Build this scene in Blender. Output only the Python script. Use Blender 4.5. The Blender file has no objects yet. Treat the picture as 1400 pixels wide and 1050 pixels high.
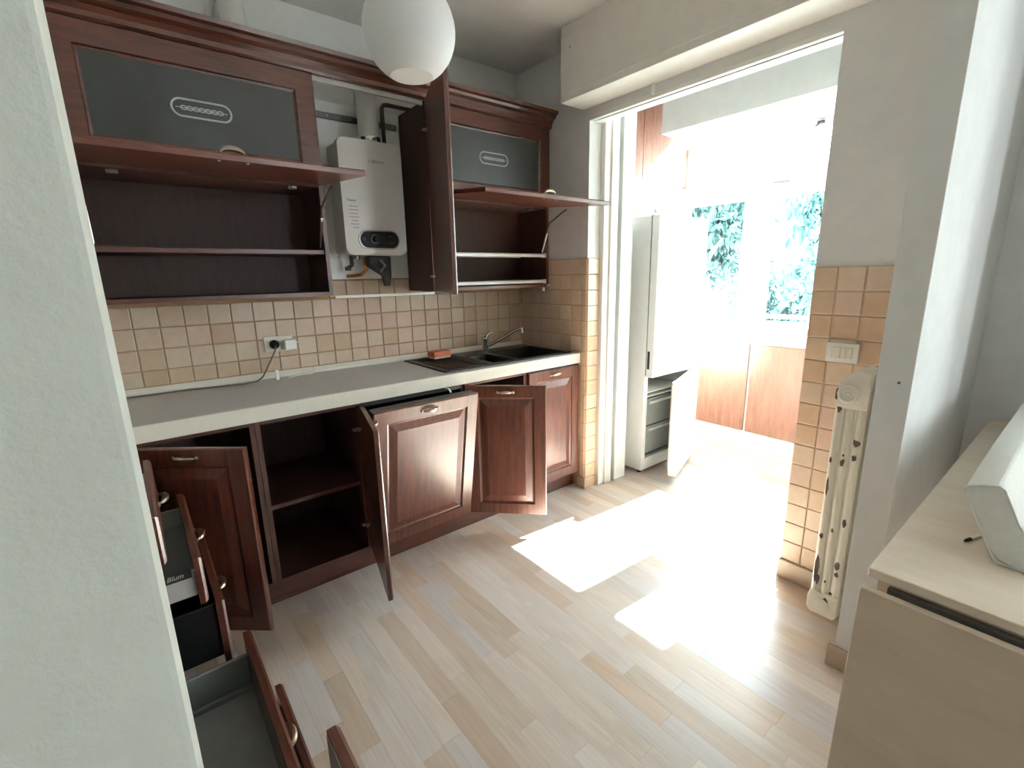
import bpy, bmesh, math, random
from mathutils import Matrix, Vector, Euler
random.seed(7)
SC = bpy.context.scene
COL = SC.collection
R = math.radians

# ------------------------------------------------------------------ camera
CAM = Vector((-2.168, -2.6128, 1.3854))
YAW, PITCH, ROLL, FPX = 0.671, -0.2259, -0.0206, 644.49
fw = Vector((math.sin(YAW) * math.cos(PITCH), math.cos(YAW) * math.cos(PITCH), math.sin(PITCH)))
rt = Vector((math.cos(YAW), -math.sin(YAW), 0)); up = rt.cross(fw)
cr, sr = math.cos(ROLL), math.sin(ROLL)
rt, up = cr * rt + sr * up, -sr * rt + cr * up
cd = bpy.data.cameras.new('camera'); cam = bpy.data.objects.new('camera', cd); COL.objects.link(cam)
cd.sensor_width = 36.0; cd.lens = FPX / 1400.0 * 36.0; cd.clip_start = 0.02; cd.clip_end = 200
mw = Matrix((rt, up, -fw)).transposed().to_4x4(); mw.translation = CAM
cam.matrix_world = mw
SC.camera = cam

# ------------------------------------------------------------------ world, sun, daylight, exposure
w = bpy.data.worlds.new('sky'); SC.world = w; w.use_nodes = True
bg = w.node_tree.nodes['Background']
bg.inputs['Color'].default_value = (0.84, 0.93, 1.0, 1); bg.inputs['Strength'].default_value = 24.0
sd = bpy.data.lights.new('sun', 'SUN'); sun = bpy.data.objects.new('sun', sd); COL.objects.link(sun)
sd.energy = 200.0; sd.angle = R(0.6); sd.color = (1.0, 0.97, 0.95)
sun.rotation_euler = Vector((-1, 0.07, -0.80)).to_track_quat('-Z', 'Y').to_euler()
def area(name, loc, direction, sx, sy, power, col):
    l = bpy.data.lights.new(name, 'AREA'); o = bpy.data.objects.new(name, l); COL.objects.link(o)
    l.shape = 'RECTANGLE'; l.size = sx; l.size_y = sy; l.energy = power; l.color = col
    o.location = loc; o.rotation_euler = Vector(direction).to_track_quat('-Z', 'Y').to_euler()
    return o
# portals: guide the sky light in through the living-room window behind the camera and the balcony glazing
for nm, lc, dr, sx, sy in (('portal_living_window', (-0.125, -6.12, 1.55), (0, 1, 0), 0.45, 1.2), ('portal_balcony_window', (1.63, -1.27, 1.44), (-1, 0, 0), 2.0, 1.04),):
    area(nm, lc, dr, sx, sy, 1.0, (1, 1, 1)).data.cycles.is_portal = True
vs = SC.view_settings
vs.view_transform = 'Standard'; vs.look = 'None'; vs.exposure = 0.2; vs.gamma = 1.0; vs.use_curve_mapping = False
try:
    SC.cycles.use_denoising = True; SC.cycles.max_bounces = 10; SC.cycles.diffuse_bounces = 6
    SC.cycles.transparent_max_bounces = 16; SC.cycles.sample_clamp_indirect = 8.0
except Exception:
    pass

# ------------------------------------------------------------------ materials
def lin(c):
    return tuple(((v / 255) / 12.92 if v / 255 <= 0.04045 else ((v / 255 + 0.055) / 1.055) ** 2.4) for v in c)
def newmat(name):
    m = bpy.data.materials.new(name); m.use_nodes = True
    nt = m.node_tree; b = nt.nodes['Principled BSDF']
    return m, nt, b
def N(nt, t, **kw):
    n = nt.nodes.new(t)
    for k, v in kw.items(): setattr(n, k, v)
    return n
def coords(nt, scale=(1, 1, 1), rnd=False):
    tc = N(nt, 'ShaderNodeTexCoord'); mp = N(nt, 'ShaderNodeMapping'); mp.inputs['Scale'].default_value = scale
    nt.links.new(tc.outputs['Object'], mp.inputs['Vector'])
    out = mp.outputs['Vector']
    if rnd:
        oi = N(nt, 'ShaderNodeObjectInfo'); vm = N(nt, 'ShaderNodeVectorMath', operation='MULTIPLY_ADD')
        cmb = N(nt, 'ShaderNodeCombineXYZ')
        for i in range(3): nt.links.new(oi.outputs['Random'], cmb.inputs[i])
        vm.inputs[1].default_value = (37.0, 53.0, 19.0)
        nt.links.new(cmb.outputs[0], vm.inputs[0]); nt.links.new(out, vm.inputs[2]); out = vm.outputs[0]
    return out
def ramp(nt, fac, stops):
    r = N(nt, 'ShaderNodeValToRGB'); el = r.color_ramp.elements
    while len(el) < len(stops): el.new(0.5)
    for e, (p, c) in zip(el, stops): e.position = p; e.color = (*c, 1)
    nt.links.new(fac, r.inputs['Fac']); return r.outputs['Color']
def bump(nt, b, h, s, d=0.01):
    bp = N(nt, 'ShaderNodeBump'); bp.inputs['Strength'].default_value = s; bp.inputs['Distance'].default_value = d
    nt.links.new(h, bp.inputs['Height']); nt.links.new(bp.outputs['Normal'], b.inputs['Normal'])
def noise(nt, vec, scale, detail=4, rough=0.55):
    n = N(nt, 'ShaderNodeTexNoise'); n.inputs['Scale'].default_value = scale; n.inputs['Detail'].default_value = detail
    n.inputs['Roughness'].default_value = rough; nt.links.new(vec, n.inputs['Vector']); return n.outputs['Fac']
def plain(name, rgb, rough=0.5, metal=0.0, bumpy=0.0, bscale=60, var=0.06, coat=0.0, ior=None, spec=None):
    m, nt, b = newmat(name); c = lin(rgb)
    v = coords(nt); f = noise(nt, v, bscale * 0.25, 3)
    lo = tuple(x * (1 - var) for x in c); hi = tuple(min(1, x * (1 + var)) for x in c)
    nt.links.new(ramp(nt, f, [(0.3, lo), (0.7, hi)]), b.inputs['Base Color'])
    b.inputs['Roughness'].default_value = rough; b.inputs['Metallic'].default_value = metal
    b.inputs['Coat Weight'].default_value = coat
    if spec is not None: b.inputs['Specular IOR Level'].default_value = spec
    if bumpy: bump(nt, b, noise(nt, v, bscale, 5, 0.6), bumpy, 0.004)
    return m
def wood(name, dark, light, stretch=(9, 9, 0.8), rough=0.35, coat=0.3, rnd=False, scale=7.0, bs=0.06, spots=0.0):
    m, nt, b = newmat(name)
    v = coords(nt, stretch, rnd)
    n1 = noise(nt, v, scale, 6, 0.6); n2 = noise(nt, v, scale * 5, 3, 0.5)
    mx = N(nt, 'ShaderNodeMath', operation='MULTIPLY_ADD'); mx.inputs[1].default_value = 0.35
    nt.links.new(n2, mx.inputs[0]); nt.links.new(n1, mx.inputs[2])
    col = ramp(nt, mx.outputs[0], [(0.42, lin(dark)), (0.85, lin(light))])
    nt.links.new(col, b.inputs['Base Color'])
    b.inputs['Roughness'].default_value = rough; b.inputs['Coat Weight'].default_value = coat; b.inputs['Coat Roughness'].default_value = 0.25
    bump(nt, b, mx.outputs[0], bs, 0.003)
    return m
M = {}
M['plaster'] = plain('plaster_paint', (226, 226, 224), 0.85, bumpy=0.25, bscale=55, var=0.03)
M['plaster_rough'] = plain('rough_plaster_paint', (196, 199, 192), 0.9, bumpy=0.35, bscale=70, var=0.03)
M['ceiling'] = plain('ceiling_paint', (222, 220, 216), 0.9, bumpy=0.1, bscale=30, var=0.04)
M['cream_paint'] = plain('cream_gloss_paint', (232, 229, 222), 0.4, var=0.03)
M['white_paint'] = plain('white_gloss_paint', (236, 238, 236), 0.35, var=0.02)
M['cherry'] = wood('cherry_wood', (44, 20, 14), (90, 46, 31), (8, 8, 0.7), 0.34, 0.4)
M['cherry_h'] = wood('cherry_wood_horizontal', (44, 20, 14), (88, 45, 30), (0.7, 8, 8), 0.36, 0.25)
M['cherry_y'] = wood('cherry_wood_depth', (44, 20, 14), (88, 45, 30), (8, 0.7, 8), 0.36, 0.3)
M['carcass'] = wood('dark_walnut_melamine', (44, 25, 18), (64, 38, 28), (8, 8, 0.8), 0.55, 0.0)
M['grey_back'] = plain('grey_melamine', (176, 170, 162), 0.6)
M['laminate'] = plain('grey_beige_laminate', (192, 187, 184), 0.38, bscale=400, var=0.07)
M['laminate_edge'] = plain('pale_laminate_edge', (222, 214, 200), 0.45, bscale=200, var=0.03)
M['grout_pale'] = plain('pale_grout', (200, 178, 154), 0.9, bumpy=0.2, bscale=80)
M['grout'] = plain('ochre_grout', (168, 134, 98), 0.9, bumpy=0.2, bscale=80)
def tile_mat(name, a, bcol, c):
    m, nt, b = newmat(name)
    oi = N(nt, 'ShaderNodeObjectInfo'); v = coords(nt, (1, 1, 1), True)
    base = ramp(nt, oi.outputs['Random'], [(0.0, lin(a)), (0.5, lin(bcol)), (1.0, lin(c))])
    mix = N(nt, 'ShaderNodeMix', data_type='RGBA', blend_type='MULTIPLY')
    nt.links.new(base, mix.inputs['A'])
    nt.links.new(ramp(nt, noise(nt, v, 28, 4), [(0.3, (0.86, 0.82, 0.78)), (0.7, (1, 1, 1))]), mix.inputs['B'])
    mix.inputs['Factor'].default_value = 0.7
    nt.links.new(mix.outputs['Result'], b.inputs['Base Color'])
    b.inputs['Roughness'].default_value = 0.32
    bump(nt, b, noise(nt, v, 35, 3), 0.12, 0.003)
    return m
M['tile'] = tile_mat('beige_glazed_tile', (184, 156, 128), (203, 183, 160), (196, 167, 150))
def parquet():
    m, nt, b = newmat('whitewashed_oak')
    oi = N(nt, 'ShaderNodeObjectInfo')
    base = ramp(nt, oi.outputs['Random'], [(0.0, lin((202, 180, 160))), (0.3, lin((228, 214, 204))), (0.55, lin((214, 205, 202))), (0.8, lin((216, 190, 168))), (1.0, lin((236, 229, 225)))])
    v = coords(nt, (12, 0.45, 1), True)
    g = ramp(nt, noise(nt, v, 9, 6, 0.65), [(0.35, (0.88, 0.85, 0.82)), (0.62, (1, 1, 1))])
    v2 = coords(nt, (6, 0.22, 1), True)
    wv = N(nt, 'ShaderNodeTexWave', wave_type='RINGS'); wv.inputs['Scale'].default_value = 3.0; wv.inputs['Distortion'].default_value = 5; wv.inputs['Detail'].default_value = 2
    nt.links.new(v2, wv.inputs['Vector'])
    g2 = ramp(nt, wv.outputs['Fac'], [(0.0, (0.88, 0.85, 0.82)), (0.25, (1, 1, 1))])
    mx = N(nt, 'ShaderNodeMix', data_type='RGBA', blend_type='MULTIPLY'); mx.inputs['Factor'].default_value = 0.8
    mx2 = N(nt, 'ShaderNodeMix', data_type='RGBA', blend_type='MULTIPLY'); mx2.inputs['Factor'].default_value = 0.45
    nt.links.new(base, mx.inputs['A']); nt.links.new(g, mx.inputs['B'])
    nt.links.new(mx.outputs['Result'], mx2.inputs['A']); nt.links.new(g2, mx2.inputs['B'])
    nt.links.new(mx2.outputs['Result'], b.inputs['Base Color'])
    b.inputs['Roughness'].default_value = 0.34; b.inputs['Coat Weight'].default_value = 0.7; b.inputs['Coat Roughness'].default_value = 0.3
    bump(nt, b, noise(nt, v, 9, 5), 0.04, 0.002)
    return m
M['parquet'] = parquet()
M['parquet_joint'] = plain('parquet_joint', (176, 156, 136), 0.6)
M['baseboard'] = plain('baseboard_ceramic', (176, 158, 140), 0.45, bumpy=0.1, bscale=30)
M['chrome'] = plain('chrome', (222, 222, 222), 0.2, 1.0)
M['steel'] = plain('brushed_steel', (170, 170, 168), 0.35, 1.0)
M['pewter'] = plain('pewter_handle_metal', (160, 146, 132), 0.3, 1.0)
M['galv'] = plain('galvanised_metal', (120, 122, 120), 0.5, 0.7)
M['black_plastic'] = plain('black_plastic', (14, 14, 15), 0.5, spec=0.3)
M['black_composite'] = plain('black_granite_composite', (34, 33, 34), 0.38, bscale=500, var=0.3)
M['dark_grey'] = plain('dark_grey_metal', (60, 58, 56), 0.5, 0.3)
M['white_enamel'] = plain('white_enamel', (216, 213, 209), 0.35, var=0.02)
M['white_plastic'] = plain('white_plastic', (236, 234, 228), 0.4, var=0.02)
M['offwhite_plastic'] = plain('ivory_plastic', (222, 214, 198), 0.45, var=0.02)
M['drawer_metal'] = plain('grey_drawer_steel', (140, 148, 146), 0.45, 0.2)
M['drawer_light'] = plain('pale_drawer_steel', (196, 196, 190), 0.45, 0.1)
M['drawer_mat'] = plain('grey_drawer_base', (150, 156, 154), 0.6)
M['sponge'] = plain('orange_sponge', (196, 112, 84), 0.95, bumpy=0.6, bscale=160)
M['radiator'] = plain('aged_cream_radiator_paint', (232, 226, 210), 0.4, bumpy=0.08, bscale=40, var=0.06)
M['rust'] = plain('bare_dark_iron', (74, 58, 50), 0.8, bumpy=0.2, bscale=90)
M['brass_dark'] = plain('dark_gas_pipe_paint', (74, 60, 48), 0.5, 0.3)
M['hose'] = plain('grey_hose', (48, 47, 49), 0.6)
M['copper'] = plain('weathered_copper', (176, 122, 70), 0.4, 0.6)
M['cable'] = plain('brown_grey_cable', (112, 100, 92), 0.5)
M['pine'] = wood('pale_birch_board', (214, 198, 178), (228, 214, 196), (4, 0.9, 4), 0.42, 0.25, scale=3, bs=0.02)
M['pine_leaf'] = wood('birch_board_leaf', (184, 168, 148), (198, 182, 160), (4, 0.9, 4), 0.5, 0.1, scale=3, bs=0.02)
M['fabric'] = plain('white_cotton_cover', (228, 228, 222), 0.95, bumpy=0.5, bscale=220, var=0.03)
M['brown_laminate'] = wood('brown_wood_laminate', (104, 68, 54), (146, 100, 80), (6, 6, 0.8), 0.35, 0.2)
M['print'] = plain('grey_print', (92, 90, 88), 0.6)
M['print_light'] = plain('pale_print', (150, 146, 142), 0.6)
M['emblem'] = plain('etched_white', (196, 206, 204), 0.7)
M['bark'] = plain('bark', (110, 104, 96), 0.9, bumpy=0.5, bscale=20)
M['leaf'] = plain('leaf_green', (36, 68, 66), 0.6, bscale=8, var=0.45)
M['leaf2'] = plain('leaf_pale_green', (46, 84, 84), 0.6, bscale=8, var=0.45)
M['leaf3'] = plain('leaf_light_green', (112, 168, 152), 0.6, bscale=8, var=0.4)
M['ground'] = plain('courtyard_gravel', (196, 196, 188), 0.9, bumpy=0.3, bscale=10)
M['facade'] = plain('white_render', (232, 234, 232), 0.8)
def glassy():
    m = bpy.data.materials.new('window_glass'); m.use_nodes = True; nt = m.node_tree; nt.nodes.clear()
    o = N(nt, 'ShaderNodeOutputMaterial'); t = N(nt, 'ShaderNodeBsdfTransparent'); g = N(nt, 'ShaderNodeBsdfGlossy')
    t.inputs['Color'].default_value = (0.93, 0.98, 0.97, 1); g.inputs['Roughness'].default_value = 0.03
    mx = N(nt, 'ShaderNodeMixShader'); lw = N(nt, 'ShaderNodeLayerWeight'); lw.inputs['Blend'].default_value = 0.3
    fm = N(nt, 'ShaderNodeMath', operation='MULTIPLY'); fm.inputs[1].default_value = 0.2; nt.links.new(lw.outputs['Facing'], fm.inputs[0])
    nt.links.new(fm.outputs[0], mx.inputs[0]); nt.links.new(t.outputs[0], mx.inputs[1]); nt.links.new(g.outputs[0], mx.inputs[2])
    nt.links.new(mx.outputs[0], o.inputs['Surface']); return m
M['glass'] = glassy()
def frosted():
    m = bpy.data.materials.new('frosted_window_glass'); m.use_nodes = True; nt = m.node_tree; nt.nodes.clear()
    o = N(nt, 'ShaderNodeOutputMaterial'); t = N(nt, 'ShaderNodeBsdfTranslucent'); d = N(nt, 'ShaderNodeBsdfDiffuse')
    t.inputs['Color'].default_value = (0.9, 0.95, 0.95, 1); d.inputs['Color'].default_value = (0.8, 0.85, 0.85, 1)
    mx = N(nt, 'ShaderNodeMixShader'); mx.inputs[0].default_value = 0.3
    nt.links.new(t.outputs[0], mx.inputs[1]); nt.links.new(d.outputs[0], mx.inputs[2])
    nt.links.new(mx.outputs[0], o.inputs['Surface']); return m
M['frosted'] = frosted()
def smoked():
    m, nt, b = newmat('grey_satin_glass')
    v = coords(nt); f = noise(nt, v, 3.0, 3)
    nt.links.new(ramp(nt, f, [(0.3, lin((56, 58, 57))), (0.7, lin((74, 78, 78)))]), b.inputs['Base Color'])
    b.inputs['Roughness'].default_value = 0.38; b.inputs['Transmission Weight'].default_value = 0.25
    b.inputs['Coat Weight'].default_value = 0.15
    return m
M['smoked'] = smoked()
def opal():
    m, nt, b = newmat('opal_glass')
    v = coords(nt); nt.links.new(ramp(nt, noise(nt, v, 4, 2), [(0.2, lin((248, 249, 247))), (0.8, lin((252, 252, 251)))]), b.inputs['Base Color'])
    b.inputs['Roughness'].default_value = 0.45; b.inputs['Subsurface Weight'].default_value = 0.3
    b.inputs['Subsurface Radius'].default_value = (0.05, 0.05, 0.05); b.inputs['Subsurface Scale'].default_value = 0.6
    return m
M['opal'] = opal()

# ------------------------------------------------------------------ mesh helpers
class MB:
    def __init__(s): s.bm = bmesh.new()
    def _emit(s, vs, fs, Mx=None):
        bv = [s.bm.verts.new((Mx @ Vector(v)) if Mx else v) for v in vs]
        out = []
        for f in fs:
            try: out.append(s.bm.faces.new([bv[i] for i in f]))
            except ValueError: pass
        return bv, out
    def box(s, x0, x1, y0, y1, z0, z1, bev=0.0, seg=1, Mx=None):
        vs = [(x, y, z) for z in (z0, z1) for y in (y0, y1) for x in (x0, x1)]
        fs = [(0, 2, 3, 1), (4, 5, 7, 6), (0, 1, 5, 4), (2, 6, 7, 3), (0, 4, 6, 2), (1, 3, 7, 5)]
        bv, f = s._emit(vs, fs, Mx)
        if bev > 0:
            ed = list({e for a in f for e in a.edges})
            bmesh.ops.bevel(s.bm, geom=ed, offset=bev, segments=seg, affect='EDGES', profile=0.7)
        return s
    def prism(s, poly, axis, a, b, bev=0.0, Mx=None):
        n = len(poly)
        def P(u, v, t): return {'x': (t, u, v), 'y': (u, t, v), 'z': (u, v, t)}[axis]
        vs = [P(u, v, a) for u, v in poly] + [P(u, v, b) for u, v in poly]
        fs = [tuple(range(n))[::-1], tuple(range(n, 2 * n))] + [(i, (i + 1) % n, n + (i + 1) % n, n + i) for i in range(n)]
        bv, f = s._emit(vs, fs, Mx)
        if bev > 0:
            ed = list({e for q in f for e in q.edges})
            bmesh.ops.bevel(s.bm, geom=ed, offset=bev, segments=2, affect='EDGES', profile=0.6)
        return s
    def tube(s, pts, r, seg=10, Mx=None, cap=True):
        pts = [Vector(p) for p in pts]; n = len(pts)
        rs = r if isinstance(r, (list, tuple)) else [r] * n
        rings = []; ref = None
        for i, p in enumerate(pts):
            d = (pts[min(i + 1, n - 1)] - pts[max(i - 1, 0)]).normalized()
            if ref is None:
                ref = Vector((0, 0, 1)) if abs(d.z) < 0.9 else Vector((1, 0, 0))
            a = (ref - d * ref.dot(d)).normalized(); b = d.cross(a); ref = a
            rings.append([p + (a * math.cos(2 * math.pi * k / seg) + b * math.sin(2 * math.pi * k / seg)) * rs[i] for k in range(seg)])
        vs = [v for g in rings for v in g]; fs = []
        for i in range(n - 1):
            for k in range(seg):
                k2 = (k + 1) % seg
                fs.append((i * seg + k, i * seg + k2, (i + 1) * seg + k2, (i + 1) * seg + k))
        if cap: fs += [tuple(range(seg))[::-1], tuple(range((n - 1) * seg, n * seg))]
        s._emit(vs, fs, Mx); return s
    def lathe(s, prof, c, axis='z', seg=24, Mx=None):
        vs = []; fs = []; n = len(prof)
        for r, t in prof:
            for k in range(seg):
                a = 2 * math.pi * k / seg; u, v = r * math.cos(a), r * math.sin(a)
                vs.append({'z': (c[0] + u, c[1] + v, c[2] + t), 'y': (c[0] + u, c[1] + t, c[2] + v), 'x': (c[0] + t, c[1] + u, c[2] + v)}[axis])
        for i in range(n - 1):
            for k in range(seg):
                k2 = (k + 1) % seg; fs.append((i * seg + k, i * seg + k2, (i + 1) * seg + k2, (i + 1) * seg + k))
        if prof[0][0] > 1e-5: fs.append(tuple(range(seg))[::-1])
        if prof[-1][0] > 1e-5: fs.append(tuple(range((n - 1) * seg, n * seg)))
        s._emit(vs, fs, Mx); return s
    def rings(s, rect, levels, Mx=None, back=None):
        """nested rectangles in the XZ plane: levels = [(inset, y)], closed in the middle; back = y of a flat back"""
        x0, x1, z0, z1 = rect; vs = []; fs = []
        L = list(levels)
        if back is not None: L = [(0, back)] + L
        for i, (ins, y) in enumerate(L):
            vs += [(x0 + ins, y, z0 + ins), (x1 - ins, y, z0 + ins), (x1 - ins, y, z1 - ins), (x0 + ins, y, z1 - ins)]
        for i in range(len(L) - 1):
            for k in range(4):
                k2 = (k + 1) % 4; fs.append((i * 4 + k, i * 4 + k2, (i + 1) * 4 + k2, (i + 1) * 4 + k))
        e = (len(L) - 1) * 4; fs.append((e, e + 1, e + 2, e + 3))
        if back is not None: fs.append((3, 2, 1, 0))
        s._emit(vs, fs, Mx); return s
    def frame(s, rect, fwid, levels, y_back, Mx=None):
        """open rectangular frame (hole in the middle) made of 4 mitred sides, profile levels [(inset, y)] ending at fwid"""
        x0, x1, z0, z1 = rect; vs = []; fs = []
        L = [(fwid, y_back), (0, y_back)] + list(levels) + [(fwid, y_back)]
        for ins, y in L:
            vs += [(x0 + ins, y, z0 + ins), (x1 - ins, y, z0 + ins), (x1 - ins, y, z1 - ins), (x0 + ins, y, z1 - ins)]
        for i in range(len(L) - 1):
            for k in range(4):
                k2 = (k + 1) % 4; fs.append((i * 4 + k, i * 4 + k2, (i + 1) * 4 + k2, (i + 1) * 4 + k))
        s._emit(vs, fs, Mx); return s
    def obj(s, name, mat, parent=None, loc=None, rot=None, smooth=False, mx=None):
        bmesh.ops.remove_doubles(s.bm, verts=s.bm.verts, dist=1e-6)
        bmesh.ops.recalc_face_normals(s.bm, faces=s.bm.faces)
        me = bpy.data.meshes.new(name); s.bm.to_mesh(me); s.bm.free()
        if smooth:
            for p in me.polygons: p.use_smooth = True
            try: me.set_sharp_from_angle(angle=R(40))
            except Exception: pass
        me.materials.append(M[mat] if isinstance(mat, str) else mat)
        o = bpy.data.objects.new(name, me); COL.objects.link(o)
        place(o, parent, loc, rot, mx); return o
def place(o, parent, loc, rot, mx=None):
    if parent is not None:
        o.parent = parent
        base = Vector((0, 0, 0))
        if parent.type == 'EMPTY' and parent.parent is None: base = -Vector(parent.location)
        if parent.type != 'EMPTY' or parent.parent is not None: base = Vector((0, 0, 0))
        if mx is not None: o.matrix_local = Matrix.Translation(base) @ mx
        else:
            o.location = base + Vector(loc or (0, 0, 0))
            if rot: o.rotation_euler = rot
    else:
        if mx is not None: o.matrix_world = mx
        else:
            o.location = Vector(loc or (0, 0, 0))
            if rot: o.rotation_euler = rot
def thing(name, label, cat, loc, group=None):
    o = bpy.data.objects.new(name, None); COL.objects.link(o); o.location = loc; o.empty_display_size = 0.05
    return tag(o, label, cat, group)
def tag(o, label, cat=None, group=None, kind=None):
    o['label'] = label
    if cat: o['category'] = cat
    if group: o['group'] = group
    if kind: o['kind'] = kind
    return o
def struct(o, label=None, cat=None):
    o['kind'] = 'structure'
    if label: o['label'] = label
    if cat: o['category'] = cat
    return o
def bx(name, mat, parent, *b, bev=0.0, seg=1):
    return MB().box(*b, bev=bev, seg=seg).obj(name, mat, parent)
def inst(o, parent, loc, name=None):
    c = o.copy(); COL.objects.link(c); c.parent = parent; c.location = loc
    return c

# ------------------------------------------------------------------ the room shell
CEIL = 2.64
floor = struct(bx('floor', 'parquet_joint', None, -4.0, 1.6, -6.0, 0.2, -0.12, -0.004), 'whitewashed oak strip parquet floor running through kitchen and balcony', 'floor')
# parquet strips (each a part)
strip_mesh = {}
def strip(x, y0, y1):
    key = round(y1 - y0, 3)
    if key not in strip_mesh:
        mb = MB().box(0, 0.0690, 0, key - 0.0005, -0.004, 0.0, 0)
        o = mb.obj('parquet_strip', 'parquet', floor, (x, y0, 0)); strip_mesh[key] = o.data
    else:
        o = bpy.data.objects.new('parquet_strip', strip_mesh[key]); COL.objects.link(o); o.parent = floor; o.location = (x, y0, 0)
LENS = [0.34, 0.41, 0.47, 0.53, 0.62]
x = -2.26
while x < 1.5:
    ys, ye = (-0.52, -2.62) if x < 0.0 else ((-0.70, -1.90) if x < 0.36 else (-0.56, -2.0))
    if x < -1.75: ye = -1.75
    y = ys + random.uniform(0, 0.3)
    while y > ye:
        l = random.choice(LENS); strip(x, y - l, y); y -= l
    x += 0.0695
# walls
wall_back = struct(bx('wall_back', 'plaster', None, -2.97, 0.0, 0.0, 0.2, 0, CEIL), 'off-white plastered back wall behind the kitchen cabinets', 'wall')
struct(bx('wall_left', 'plaster', None, -2.97, -2.87, -2.2, 0.0, 0, CEIL), 'plastered left wall behind the drawer units', 'wall')
mb = MB()
mb.box(0, 0.36, -0.6307, 0.2, 0, CEIL); mb.box(0.0, 0.10, -1.8547, -0.6307, 2.235, CEIL); mb.box(0.10, 0.36, -1.8547, -0.6307, 2.37, CEIL); mb.box(0, 0.36, -2.2, -1.8547, 0, CEIL)
wall_right = struct(mb.obj('wall_right', 'plaster', None), 'plastered right wall with the wide balcony opening', 'wall')
mb = MB(); mb.box(-4.0, -2.180, -2.288, -2.197, 0, CEIL, 0.004, 2)
struct(mb.obj('wall_foreground', 'plaster_rough', None), 'pale rough-plastered wall end in the left foreground', 'wall')
mb = MB(); mb.box(-0.395, 0.90, -2.288, -2.2, 0, CEIL, 0.003, 2)
struct(mb.obj('wall_pier', 'plaster', None), 'white plastered partition end hiding half the radiator', 'wall')
mb = MB(); mb.box(0.78, 0.9, -3.4, -2.288, 0, CEIL); mb.box(0.78, 0.9, -6.0, -4.3, 0, CEIL); mb.box(0.78, 0.9, -4.3, -3.4, 0, 0.95); mb.box(0.78, 0.9, -4.3, -3.4, 2.15, CEIL)
struct(mb.obj('wall_east', 'plaster', None), 'white living-room wall beyond the drop-leaf table', 'wall')
struct(bx('wall_west', 'plaster', None, -4.1, -4.0, -6.0, -2.2, 0, CEIL), 'living-room side wall', 'wall')
mb = MB(); mb.box(-4.0, -0.35, -6.1, -6.0, 0, CEIL); mb.box(0.1, 0.9, -6.1, -6.0, 0, CEIL); mb.box(-0.6, 0.1, -6.1, -6.0, 0, 0.95); mb.box(-0.6, 0.1, -6.1, -6.0, 2.15, CEIL)
struct(mb.obj('wall_south', 'plaster', None), 'living-room window wall behind the viewer', 'wall')
wn3 = thing('added_side_window', 'unseen frosted side window added to light the living-room walls', 'window', (0.84, -4.0, 1.0)); wn3['kind'] = 'structure'  # out of view, added to brighten the walls that face the viewer
MB().box(0.838, 0.844, -4.3, -3.4, 0.95, 2.15).obj('pane', 'frosted', wn3)
bx('frame', 'white_paint', wn3, 0.83, 0.86, -3.865, -3.835, 0.95, 2.15)
struct(bx('ceiling', 'ceiling', None, -4.1, 0.9, -6.1, 0.2, CEIL, CEIL + 0.1), 'off-white painted ceiling with soft stains', 'ceiling')

# tiles
TP = 0.0938
tile_meshes = {}
def tile(parent, plane, a, z0, wd, ht, off=0.0):
    """a tile with its lower-left corner at (a, z0) on plane 'y' (faces -Y, wall at y=off) or 'x' (faces -X, wall at x=off)"""
    g = 0.0022; key = (plane, round(wd, 4), round(ht, 4))
    if key not in tile_meshes:
        mb = MB(); t = 0.005
        if plane == 'y': mb.rings((g, wd - g, g, ht - g), [(0, -0.001), (0.0, -t + 0.0015), (0.0025, -t)], back=0.0)
        else:
            mb.rings((g, wd - g, g, ht - g), [(0, -0.001), (0.0, -t + 0.0015), (0.0025, -t)], Mx=Matrix(((0, 1, 0, 0), (-1, 0, 0, 0), (0, 0, 1, 0), (0, 0, 0, 1))), back=0.0)
        o = mb.obj('tile', 'tile', parent); tile_meshes[key] = o.data
    else:
        o = bpy.data.objects.new('tile', tile_meshes[key]); COL.objects.link(o); o.parent = parent
    o.location = (a, off, z0) if plane == 'y' else (off, a, z0)
# grout backing panels
bx('grout_bed', 'grout', wall_back, -2.87, -0.002, -0.002, 0.0, 0.90, 1.384)
for k in range(-1, 24):
    x0 = -2.175 + TP * k
    if x0 + TP > 0: continue
    for z0, h in ((0.934, 0.071), (1.005, TP - 0.001), (1.0985, TP - 0.001), (1.192, TP)):
        tile(wall_back, 'y', x0, z0, TP, h, -0.002)
    if -1.42 < x0 < -0.85: tile(wall_back, 'y', x0, 1.2865, TP, TP, -0.002)
for z0, h in ((0.934, 0.071), (1.005, TP - 0.001), (1.0985, TP - 0.001), (1.192, TP)):
    tile(wall_back, 'y', -2.175 + TP * 23, z0, -(-2.175 + TP * 23) - 0.002, h, -0.002)
# right wall stub tiles (rows counted down from the top)
ZT = 1.478
bx('grout_bed', 'grout', wall_right, -0.002, 0.0, -0.6297, -0.002, 0.0, ZT)
bx('grout_bed', 'grout', wall_right, -0.002, 0.099, -0.6327, -0.6307, 0.0, ZT)
stub_cols = [(-0.03 - TP * k, TP) for k in range(6)] + [(-0.03 - TP * 6, 0.0366)]
for r_ in range(15):
    z0 = ZT - TP * (r_ + 1)
    for (ya, wd) in stub_cols:
        if z0 < 0.80 and ya > -0.55: continue
        tile(wall_right, 'x', ya, z0, wd, TP, -0.002)
    if z0 > 0.8: tile(wall_right, 'x', -0.004, z0, 0.026, TP, -0.002)
    tile(wall_right, 'y', 0.0, z0, 0.099, TP, -0.6327)
ZC = 1.395
TR = 0.093
bx('grout_bed', 'grout_pale', wall_right, -0.002, 0.0, -2.197, -1.8547, 0.0, ZC)
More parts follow.
